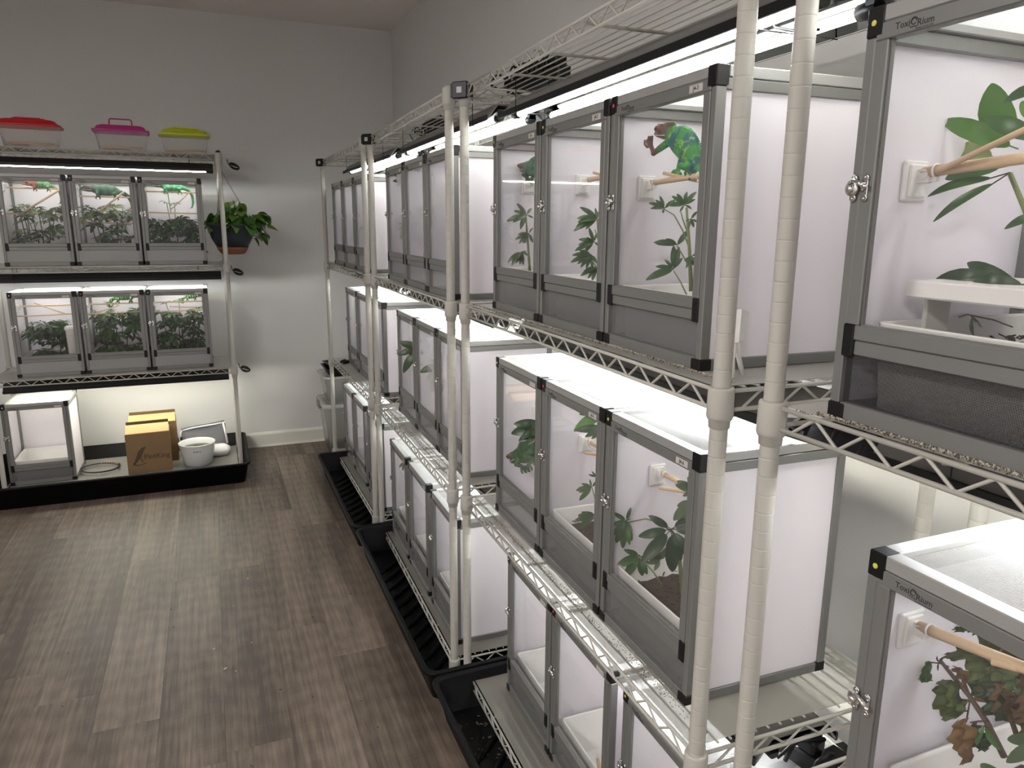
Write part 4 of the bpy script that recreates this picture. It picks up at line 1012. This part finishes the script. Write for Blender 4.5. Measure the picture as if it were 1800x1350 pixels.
chameleon('dark green chameleon resting its head on the bracket, leftmost J4 terrarium', at(950, 318, X=.80)+Vector((0, .040, .004)), basis((-.05, 1, .02), (0, 0, 1)), SK2, 1.1, False, 'coil', 0)
chameleon('dark chameleon of which only a limb shows past the frame, terrarium J4-2', cpt(('B', 3, 1), .066, .10, .333), basis((.15, .9, -.05), (0, 0, 1)), SK2, 1.0, False, 'coil', 0)
pc = at(930, 812, X=.765)
chameleon('large olive chameleon climbing head-down behind the left door of the second shelf', pc+Vector((0, -.015, -.005)), basis((-.05, .85, -.55), (-.1, .45, 1)), SK6, 1.45, False, 'coil', .1, 1.0, detail=.0013)
def lcham(key, x, z, lab, skin, fx=-1, sc=1.5, **kw):
    chameleon(lab, cpt(key, x, .13, z+.005), basis((fx, -.12, 0.02), (0, 0, 1)), skin, sc, **kw)
lcham(('L', 3, 0), .02, .385, 'red-faced pale green chameleon on the upper perch at far left', SK4, sc=1.05, tail='down')
lcham(('L', 3, 1), -.005, .352, 'dark green arched chameleon on the middle perch of the back wall rack', SK2, sc=1.5, tail='down', arch=.86)
lcham(('L', 3, 2), .0, .388, 'bright mint chameleon on the top right perch of the back wall rack', SK3, sc=1.28, tail='down', arch=.68)
lcham(('L', 2, 1), .05, .370, 'striped green chameleon half hidden in leaves, middle of the second shelf', SK5, fx=1, sc=1.15, tail='coil')
lcham(('L', 2, 2), .07, .372, 'small green chameleon with red face at the top right of the second shelf', SK5, fx=1, sc=.75, tail='coil')

# ------------------------------------------------------------------ grow trays under the racks
def grow_tray(label, x0, x1, y0, y1, h=.118, ribs=True, ribdir=1, axis='y'):
    cx, cy = (x0+x1)/2, (y0+y1)/2; hx, hy = (x1-x0)/2, (y1-y0)/2
    t = thing('drip_tray', label, 'drip tray', (cx, cy, 0), 0, 'black drip trays under the racks'); mb = MB()
    mb.rloft([(hx-.035, hy-.035, .03, 0), (hx-.014, hy-.014, .035, h-.014), (hx-.002, hy-.002, .04, h-.013), (hx, hy, .04, h-.002), (hx-.004, hy-.004, .04, h), (hx-.014, hy-.014, .035, h),
              (hx-.019, hy-.019, .033, h-.006), (hx-.038, hy-.038, .03, .006)], capt=True)
    mb.build('basin', M['tray'], t)
    if ribs:
        y = -hy+.09; rib = MB()
        rib.tube([(0, 0, .0), (.03, .03, .004), (.08, .08, .005), (.13, .13, .004), (.15, .15, 0)], [.004, .0085, .009, .0085, .004], 8, ell=1.0)
        rib.sphere((-.008, -.006, .002), .007, 8, 5)
        rm = rib.mesh('rib', M['tray'])
        while y < hy-.20:
            obj('rib', rm, t, (-hx+.07, y, .008)); y += .078
    return t
grow_tray('black ribbed drip tray under the farthest right-hand rack', .520, 1.17, 3.205, 4.385+.03)
grow_tray('black ribbed drip tray under the third right-hand rack', .528, 1.17, 1.975, 3.195)
grow_tray('black ribbed drip tray with leaf litter under the second right-hand rack', .535, 1.17, .745, 1.965)
grow_tray('deep black drip tray under the back wall rack', -1.25, .137, 4.345, 5.065, h=.125, ribs=False)
def litter(label, xr, yr, z, n, m, smin=.002, smax=.006, seed=1):
    rnd = random.Random(seed); mb = MB()
    for i in range(n):
        q = Matrix.Translation((rnd.uniform(*xr), rnd.uniform(*yr), z)) @ Matrix.Rotation(rnd.uniform(0, 6), 4, 'Z') @ Matrix.Rotation(rnd.uniform(-.3, .3), 4, 'X')
        l = rnd.uniform(smin, smax)*.5; mb.box(-l, l, -l*.5, l*.5, -.0005, .0012, mtx=q)
    o = mb.build('litter', m); tag(o, label, 'litter', None, 'stuff'); return o
litter('brown leaf bits scattered in the nearest black drip tray', (.58, .70), (1.5, 1.90), .0095, 60, M['crumb'], .003, .012)
for j, (k, lev, ya, yb, n, lb) in enumerate((('B', 2, .84, 1.97, 700, 'third shelf of the second right-hand rack'), ('B', 1, .84, 1.97, 650, 'second shelf of the second right-hand rack'),
     ('C', 2, 2.1, 3.2, 260, 'third shelf of the third right-hand rack'), ('C', 1, 2.1, 3.2, 420, 'second shelf of the third right-hand rack'), ('A', 2, .25, .66, 340, 'third shelf of the nearest rack'))):
    litter('dark crumbs along the terrarium fronts, '+lb, (.680 if k != 'A' else .664, .697 if k != 'A' else .678), (ya, yb), LV[lev]+.0055, n*2//3, M['crumb'], .0005, .0018, seed=j)
    litter('pale substrate dust along the terrarium fronts, '+lb, (.690 if k != 'A' else .670, .699 if k != 'A' else .679), (ya, yb), LV[lev]+.0055, n, M['shed'], .0006, .0021, seed=j+20)
litter('specks of dry leaf on the wooden floor', (-.6, .45), (1.9, 3.6), .0006, 26, M['ink'], .002, .006, seed=5)
litter('pale paint flecks on the wooden floor', (-.1, .2), (2.2, 3.2), .0006, 7, M['shed'], .004, .012, seed=9)

# ------------------------------------------------------------------ on the right-hand racks
def corner_clip(k, x, label, col):
    p = rp(k, x, -.016, LV[3]-.012)+Vector((0, -.016, 0)); t = thing('shelf_clip', label, 'shelf clip', p, RACKS[k][1]+.75, 'dark clips on the top shelf corners'); mb = MB()
    mb.box(-.024, .024, -.006, .004, -.022, .022, ch=.003); mb.box(-.030, -.022, -.003, .020, -.018, .018, ch=.002); mb.box(.022, .030, -.003, .020, -.018, .018, ch=.002)
    mb.build('clip_body', col, t); MB().box(-.008, .008, -.0075, -.005, -.008, .008, ch=.001).build('square_inset', M['tag'], t)
corner_clip('B', .0, 'dark purple square clip on the front corner of the second rack top', M['purple'])
corner_clip('C', .0, 'black square clip on the front corner of the third rack top', M['black'])
corner_clip('D', .0, 'black square clip on the front corner of the farthest rack top', M['black'])
def power_strip(label, c, rz, n=5, cordy=True):
    t = thing('power_strip', label, 'power strip', c, rz, 'black power strips and their plugs'); MB().box(-.02, .02, -.14, .14, 0, .034, ch=.004).build('strip_body', M['black'], t)
    for i in range(n):
        y = -.105+.05*i; mb = MB(); mb.box(-.018, .018, y-.019, y+.019, .034, .062, ch=.005); mb.tube([(0, y, .055), (-.022, y, .068), (-.034, y+.01, .05), (-.038, y+.02, .012)], .0042, 7)
        mb.build('plug', M['black'], t)
    mb = MB(); mb.tube([(0, .14, .015), (-.02, .19, .02), (-.05, .18, .03), (-.06, .12, .05), (-.05, .07, .02), (-.03, .05, .06), (0, .02, .07), (.03, .06, .03)], .004, 7)
    mb.build('cord', M['black'], t)
power_strip('black power strip with plugs lying on top of the second right-hand rack', (.865, 1.945, LV[3]+.004), .12)
power_strip('black power strip lying on top of the third right-hand rack', (.93, 3.12, LV[3]+.004), .0)
power_strip('black power strip hung below the third shelf of the second rack near its post', (.90, .80, LV[2]-.115), .12)
power_strip('black power strip with tangled cord between the posts above the bottom shelf', (.93, .80, LV[1]-.125), .15, 4)
t = thing('date_tag', 'cream tag reading 04.04 below the third shelf by the near posts', 'tag', (.775, .775, LV[2]-.030), -.5)
MB().box(-.032, .032, -.0008, 0, -.010, .010).build('tag_card', M['white'], t); obj('lettering', text_mesh('04.04', .016, M['ink']), t, (0, -.0012, 0))
# cords looping at rack tops
def cord(label, pts, r=.003, m='black'):
    P0 = Vector(pts[0]); o = MB().tube([Vector(p)-P0 for p in pts], r, 7).build('cord', M[m], None, P0); tag(o, label, 'cord', 'black cords on the racks')
cord('black cord looping above the near posts at the top', [at(1372, -30, X=.80), at(1360, 10, X=.80), at(1356, 35, X=.80), at(1364, 48, X=.80), at(1395, 55, X=.80), at(1440, 52, X=.80)], .0022)
cord('thick black cord looping beside the lamp sockets at upper right', [at(1590, -20, X=.85), at(1602, 10, X=.85), at(1614, 24, X=.85), at(1626, 18, X=.85), at(1634, -10, X=.85)], .0035)
cord('black cord trailing along the shelf top of the third rack', [at(745, 262, X=.80), at(728, 250, X=.80), at(720, 236, X=.80), at(726, 228, X=.80), at(738, 232, X=.80)], .002)
cord('black cord on the third shelf of the farthest rack, before the terrariums', [at(600, 470, Z=LV[2]+.01), at(612, 476, Z=LV[2]+.01), at(625, 478, Z=LV[2]+.01), at(633, 484, Z=LV[2]+.01), at(640, 480, Z=LV[2]+.01)], .0025)
# white bag clip standing behind the near post
t = thing('bag_clip', 'white plastic clip propped on the shelf behind the near post', 'clip', (.728, .870, LV[2]+BASE), .5)
mb = MB(); mb.add([(-.012, 0, .055), (.012, 0, .055), (.018, .0, .098), (-.010, 0, .104), (-.010, .012, .052), (.010, .012, .052), (.018, .024, .094), (-.010, .024, .100)],
    [(0, 1, 2, 3), (4, 7, 6, 5), (0, 4, 5, 1), (1, 5, 6, 2), (2, 6, 7, 3), (3, 7, 4, 0)]); mb.build('jaw', M['white'], t)
mb = MB(); mb.tube([(-.005, .005, .058), (.002, .004, .030), (.012, 0, .003)], .004, 8); mb.tube([(-.004, .008, .056), (-.016, .006, .030), (-.026, 0, .003)], .0035, 8); mb.build('leg', M['white'], t)

# ------------------------------------------------------------------ far corner totes
def tote(label, c, hx, hy, h, lidm, clip=True):
    t = thing('storage_tote', label, 'storage bin', c); mb = MB()
    mb.rloft([(hx*.86, hy*.86, .03, 0), (hx*.97, hy*.97, .035, h*.9), (hx, hy, .04, h*.92), (hx, hy, .04, h*.95)]); mb.build('tub', M['bin'], t)
    mb = MB(); mb.rloft([(hx+.008, hy+.008, .045, h*.93), (hx+.012, hy+.012, .045, h*.97), (hx+.004, hy+.004, .045, h), (hx-.03, hy-.03, .04, h-.004), (hx-.04, hy-.04, .035, h-.014)], capb=False, capt=True); mb.build('lid', lidm, t)
    if clip: MB().box(-hx-.02, -hx+.002, -.05, .05, h*.86, h*.99, ch=.005).build('handle_clip', M['hous'], t)
    return t
M['binlid'] = sheer('cloudy_lid', (.75, .75, .73), .25, .2, .5, .08)
tote('large cloudy storage tote on the floor in the far corner', (.86, 4.87, 0), .245, .17, .345, M['binlid'])
tote('smaller cloudy tote stacked on the large one in the far corner', (.835, 4.90, .345), .205, .155, .175, M['binlid'], False)
for j, z in enumerate((0, .022)):
    t = thing('nursery_tray', '%s black plastic nursery tray stacked on the far corner totes' % ('lower', 'upper')[j], 'nursery tray', (.800+.02*j, 4.86, .521+z+.0*j), .1*j, 'black nursery trays on the totes'); mb = MB()
    mb.rloft([(.13, .10, .015, 0), (.145, .115, .015, .045), (.158, .128, .018, .047), (.158, .128, .018, .052), (.144, .114, .015, .051), (.128, .098, .015, .004)], capt=True); mb.build('tray_body', M['black'], t)
t = thing('dark_pot', 'dark grey nursery pot standing inside the large cloudy tote', 'pot', (.92, 4.87, .012)); MB().rloft([(.10, .07, .02, 0), (.13, .10, .02, .22)], capt=False).build('pot_body', M['hous'], t)
cord('black bundled plug lying at the far end of the second shelf', [at(600, 636, Z=LV[1]+.012), at(606, 633, Z=LV[1]+.012), at(612, 636, Z=LV[1]+.012), at(604, 638, Z=LV[1]+.012)], .009)

# ------------------------------------------------------------------ on the back wall rack
def keeper(label, x, lidm, handle=False, s=1.0, lift=0):
    t = thing('pet_carrier_box', label, 'plastic carrier', (x, 4.56, LV[3]+.004), .04); hx, hy, h = .122*s, .082*s, .098*s
    mb = MB(); mb.rloft([(hx*.86, hy*.84, .018, 0), (hx, hy, .022, h)], capb=True); mb.build('tub', M['clear'], t)
    mb = MB(); z = h; mb.rloft([(hx+.010, hy+.010, .024, z-.004), (hx+.011, hy+.011, .024, z+.005), (hx-.004, hy-.004, .022, z+.008), (hx-.012, hy-.012, .022, z+.024), (hx-.030, hy-.022, .02, z+.030), (hx*.55, hy*.5, .012, z+.031)], capb=True, capt=True); mb.build('lid', lidm, t)
    mb = MB()
    if handle: mb.tube([(-.055, 0, z+.028), (-.052, 0, z+.062), (-.046, 0, z+.066), (.046, 0, z+.066), (.052, 0, z+.062), (.055, 0, z+.028)], .0034, 8)
    else: mb.rloft([(.075, .045, .01, z+.030), (.072, .042, .01, z+.037)], capt=True); mb.tube([(-.06, -.05, z+.028), (-.055, -.055, z+.036), (.055, -.055, z+.036), (.06, -.05, z+.028)], .003, 8)
    mb.build('handle', lidm if not handle else M['pinkd'], t)
    MB().tube([(-hx*.75, -hy*.3, .022), (hx*.78, -hy*.3, .020)], .005, 8).build('perch_stick', M['wood'], t)
    MB().box(-hx*.8, hx*(.2 if handle else -.1), -.002, .0, .004, .017).build('paper_strip', M['shed'], t)
M['pinkd'] = mat('dark_pink_plastic', (.35, .02, .09), .4)
keeper('clear pet carrier with red lid, at the left on the back rack top', -.800, M['red'], False, 1.08)
keeper('clear pet carrier with magenta lid and raised handle', -.385, M['pink'], True, 1.02)
keeper('clear pet carrier with lime yellow lid, at the right on the back rack top', -.078, M['yellow'], False, .98)
# cardboard boxes
def cardbox(label, x0, x1, y0, y1, z, h, rz=0, logo=False):
    t = thing('cardboard_box', label, 'box', ((x0+x1)/2, (y0+y1)/2, z), rz); hx, hy = (x1-x0)/2, (y1-y0)/2; w = .004; mb = MB()
    mb.box(-hx, hx, -hy, -hy+w, 0, h); mb.box(-hx, hx, hy-w, hy, 0, h); mb.box(-hx, -hx+w, -hy+w, hy-w, 0, h); mb.box(hx-w, hx, -hy+w, hy-w, 0, h); mb.box(-hx+w, hx-w, -hy+w, hy-w, 0, w)
    mb.build('carton', M['card'], t)
    f = MB(); q = Matrix.Translation((0, -hy, h)) @ Matrix.Rotation(radians(17), 4, 'X'); f.box(-hx+.003, hx-.003, 0, hy*1.25, 0, w, mtx=q); f.build('front_flap', M['cardin'], t)
    f = MB(); q = Matrix.Translation((0, hy, h)) @ Matrix.Rotation(radians(-70), 4, 'X'); f.box(-hx+.003, hx-.003, -hy*.5, 0, 0, w, mtx=q); f.build('back_flap', M['card'], t)
    if logo:
        o = obj('lettering', text_mesh('PintKing', .040, M['ink2'], .0002, .0006), t, (.040, -hy-.0008, h*.40)); o.rotation_euler = (0, radians(0), 0)
        g = MB(); y = -hy-.0006
        g.tube([(-.085, y, h*.24), (-.07, y, h*.30), (-.055, y, h*.42), (-.045, y, h*.52), (-.030, y, h*.62), (-.015, y, h*.66)], [.004, .006, .011, .012, .008, .003], 8)
        g.tube([(-.085, y, h*.24), (-.06, y, h*.20), (-.02, y, h*.24)], [.005, .003, .002], 8); g.tube([(-.050, y, h*.45), (-.065, y, h*.34), (-.075, y, h*.36)], .003, 6); g.tube([(-.045, y, h*.40), (-.04, y, h*.30), (-.03, y, h*.28)], .003, 6)
        g.v = [(a, y-.0003+(b-y)*.02, c) for a, b, c in g.v]; g.build('gecko_print', M['ink2'], t)
    return t
cardbox('open cardboard box with a lizard print, on the bottom shelf', -.522, -.292, 4.50, 4.66, LV[0]+BASE, .232, .05, True)
cardbox('second cardboard box behind the printed one', -.520, -.262, 4.675, 4.84, LV[0]+BASE, .245, .03)
# white pot of water
t = thing('water_pot', 'round white pot of murky green water on the bottom shelf', 'pot', (-.150, 4.575, LV[0]+BASE))
mb = MB(); mb.lathe([(.072, 0), (.078, .004), (.094, .085), (.095, .088), (.101, .128), (.103, .131), (.100, .134), (.096, .130), (.090, .085), (.074, .008)], n=36, capt=True); mb.build('pot_body', M['ceram'], t)
MB().lathe([(.0, .098), (.0915, .098)], n=36, capb=False, capt=False).build('water', M['water'], t)
MB().tube([(.055*cos(a)+.01, .055*sin(a)-.005, .0990) for a in [i*2*pi/28 for i in range(28)]], .0022, 6, closed=True).build('rim_ring', M['stem'], t)
mb = MB()
for x in (-.018, -.006, .004, .016): mb.box(x-.003, x+.003, -.0990, -.0965, .095, .100, ch=.0005)
mb.build('emblem', M['ink'], t)
# grow bag
t = thing('grow_bag', 'folded grey felt grow bag with white binding behind the water pot', 'fabric pot', (-.110, 4.75, LV[0]+BASE), .1)
mb = MB(); n = 10; vs = []
for i in range(n+1):
    u = i/n; x = -.125+.25*u
    for (y, z) in ((-.01, .02), (-.02+.02*sin(u*pi), .09), (.015*sin(u*5), .165+.028*u)):
        vs.append((x, y, z))
    for (y, z) in ((.05+.01*sin(u*6), .165+.028*u), (.06, .09), (.05, .02)): vs.append((x, y, z))
mb.add(vs, [(i*6+j, (i+1)*6+j, (i+1)*6+(j+1) % 6, i*6+(j+1) % 6) for i in range(n) for j in range(6) if j != 2]+[tuple(range(6)), tuple(n*6+j for j in range(6))[::-1]], True); mb.build('bag', M['fabric'], t)
mb = MB(); mb.tube([(-.125, .0, .166), (-.06, .012, .173), (0, .004, .180), (.06, -.010, .187), (.125, -.01, .193)], .005, 8); mb.tube([(-.126, .0, .166), (-.142, -.01, .14), (-.142, -.01, .08), (-.128, -.012, .05)], .0045, 8)
mb.tube([(.112, -.014, .19), (.122, -.022, .12), (.128, -.022, .06)], .006, 8); mb.build('binding', M['fabw'], t)
mb = MB(); mb.rloft([(.07, .04, .03, .0), (.085, .065, .05, .03), (.085, .06, .05, .045), (.06, .03, .03, .062)], (.055, -.045), capt=True); mb.build('folded_base', M['fabw'], t)
# coil of tube
t = thing('tubing_coil', 'coil of thin black tubing with tan ties on the bottom shelf', 'tubing', (-.675, 4.64, LV[0]+BASE+.006)); mb = MB()
pts = []
for i in range(97):
    a = 2*pi*i/32; pts.append((.098*cos(a)*(1+.05*sin(i*.11)), .088*sin(a)+.006*sin(i*.13), .002+.006*(i/96)+.005*abs(sin(i*.098))))
mb.tube(pts, .0028, 7); mb.build('tube', M['blackm'], t)
mb = MB()
for j in range(9):
    a = .45+.14*j; c = Vector((.098*cos(a), .088*sin(a), .010)); mb.tube([c+Vector((-.006, -.008, 0)), c+Vector((.002, 0, .008)), c+Vector((.010, .009, -.002))], .0022, 6)
mb.build('tie', M['screw'], t)
# drip cup in the lower-left terrarium
t = thing('drip_cup', 'white lidded cup among the plants in the left terrarium of the second shelf', 'cup', cpt(('L', 2, 0), .112, .05, .085)); mb = MB()
mb.rloft([(.026, .024, .006, 0), (.030, .028, .007, .155), (.034, .031, .008, .158), (.034, .031, .008, .172), (.030, .027, .007, .176)], capt=True); mb.build('cup', M['white'], t)
# cord bundles on the right posts
for (px, py, lab) in ((404, 292, 'top'), (411, 478, 'third'), (424, 649, 'second')):
    c = at(px, py, Y=4.44); pts = []
    for i in range(60):
        a = 2*pi*i/20; pts.append(c+Vector((.022+.024*cos(a)*(1+.1*sin(i)), .006*sin(i*.5), .004-.012*sin(a)-.016*cos(a)*.5-.004*(i//20))))
    pts = [c+Vector((-.012, .01, .035)), c+Vector((-.008, 0, .012))]+pts
    cord('black cord bundle at the right post, %s shelf of the back wall rack' % lab, pts, .0026)
t = thing('post_hook', 'small black plug on the top of the right back-rack post', 'plug', (.085, 4.45, 1.870)); MB().lathe([(.0132, -.0005), (.0135, .004), (.006, .009), (.003, .012)], n=12).build('plug_body', M['black'], t); 
# hanging basket
hb = Vector((.130, 4.62, 1.318))
t = thing('hanging_pot', 'dark hanging pot with terracotta base on chains by the back rack', 'hanging pot', hb); mb = MB()
mb.lathe([(.085, .040), (.112, .090), (.132, .160), (.137, .163), (.137, .170), (.130, .170), (.105, .09)], n=32, capb=True, capt=True); mb.build('pot_body', M['navy'], t)
MB().lathe([(.055, 0), (.068, .006), (.082, .028), (.0875, .0405)], n=32).build('saucer_base', M['terra'], t)
hook = Vector((.090, 4.62, 1.80))-hb
for (dx, dy) in ((.118, 0), (-.075, -.09), (-.075, .09)):
    b_ = Vector((dx, dy, .165)); d = hook-b_; n = int(d.length/.011); dn = d.normalized(); mb = MB(); u = dn.orthogonal().normalized(); w = dn.cross(u)
    for i in range(n):
        c = b_+d*(i+.5)/n; e = u if i % 2 else w
        mb.tube([c+dn*.0075*cos(a)+e*.0032*sin(a) for a in [k*2*pi/8 for k in range(8)]], .0011, 4, closed=True)
    mb.build('chain', M['chain'] if 'chain' in M else M['hous'], t)
MB().tube([hook+Vector((0, 0, -.01)), hook+Vector((.006, 0, .01)), hook+Vector((-.002, 0, .03)), hook+Vector((-.014, 0, .035))], .0015, 6).build('hook', M['hous'], t)
MB().lathe([(.0, .150), (.122, .150)], n=24, capb=False, capt=False).build('soil', M['soil'], t)
pl = thing('pothos_plant', 'yellow-green trailing pothos growing in the hanging pot', 'plant', hb+Vector((0, 0, .15)))
rnd = random.Random(4)
def heart(seed, m):
    r = random.Random(seed); mb = MB(); L = .075; vs = [(0, 0, 0)]; prof = [(0, .0), (-.10, .22), (-.02, .42), (.18, .50), (.42, .42), (.68, .26), (.88, .10), (1.0, 0)]
    mid = [(p[0]*L if p[0] > 0 else 0, 0, .10*L*sin(p[0]*pi)) for p in prof]; vs = []
    for (x, w), c in zip(prof, mid):
        z = -.25*L*max(0, x)**2; vs += [(x*L, w*L, z+.10*L*(w/.5)), (max(0, x)*L, 0, z), (x*L, -w*L, z+.10*L*(w/.5))]
    mb.add(vs, [(i*3+j, i*3+j+1, i*3+j+4, i*3+j+3) for i in range(len(prof)-1) for j in range(2)], True); return mb.mesh('leaf', M[m])
HT = [heart(1, 'pothos'), heart(2, 'pothos'), heart(3, 'leafb'), heart(4, 'leaf')]
for j in range(96):
    a = rnd.uniform(0, 2*pi); r = rnd.uniform(.02, .125); z = rnd.uniform(.0, .15)*(1-r/.19)+.015
    if j > 78: a = rnd.uniform(-1.0, .4); r = rnd.uniform(.12, .185); z = rnd.uniform(-.05, .08)
    c = Vector((r*cos(a)+.02, r*sin(a), z)); o = obj('leaf', rnd.choice(HT), pl, c); s = rnd.uniform(.7, 1.1)
    o.rotation_euler = (rnd.uniform(-.5, .5), rnd.uniform(.0, 1.0), a+rnd.uniform(-.7, .7)); o.scale = (s, s, s)
    MB().tube([(c.x*.5, c.y*.5, -.005), c*.8+Vector((0, 0, .01)), c], .0012, 5).build('vine', M['stem'], pl)
for pts in (((.06, 0, .03), (.13, -.02, .04), (.165, -.03, .02), (.18, -.03, -.03), (.172, -.03, -.055)), ((.07, -.05, .02), (.13, -.07, .0), (.16, -.07, -.045), (.12, -.07, -.06))):
    MB().tube(pts, .0015, 6).build('vine', M['stem'], pl)
    for q in pts[2:]:
        o = obj('leaf', rnd.choice(HT), pl, q); o.rotation_euler = (0, .9, rnd.uniform(-.6, .6)); o.scale = (.7, .7, .7)
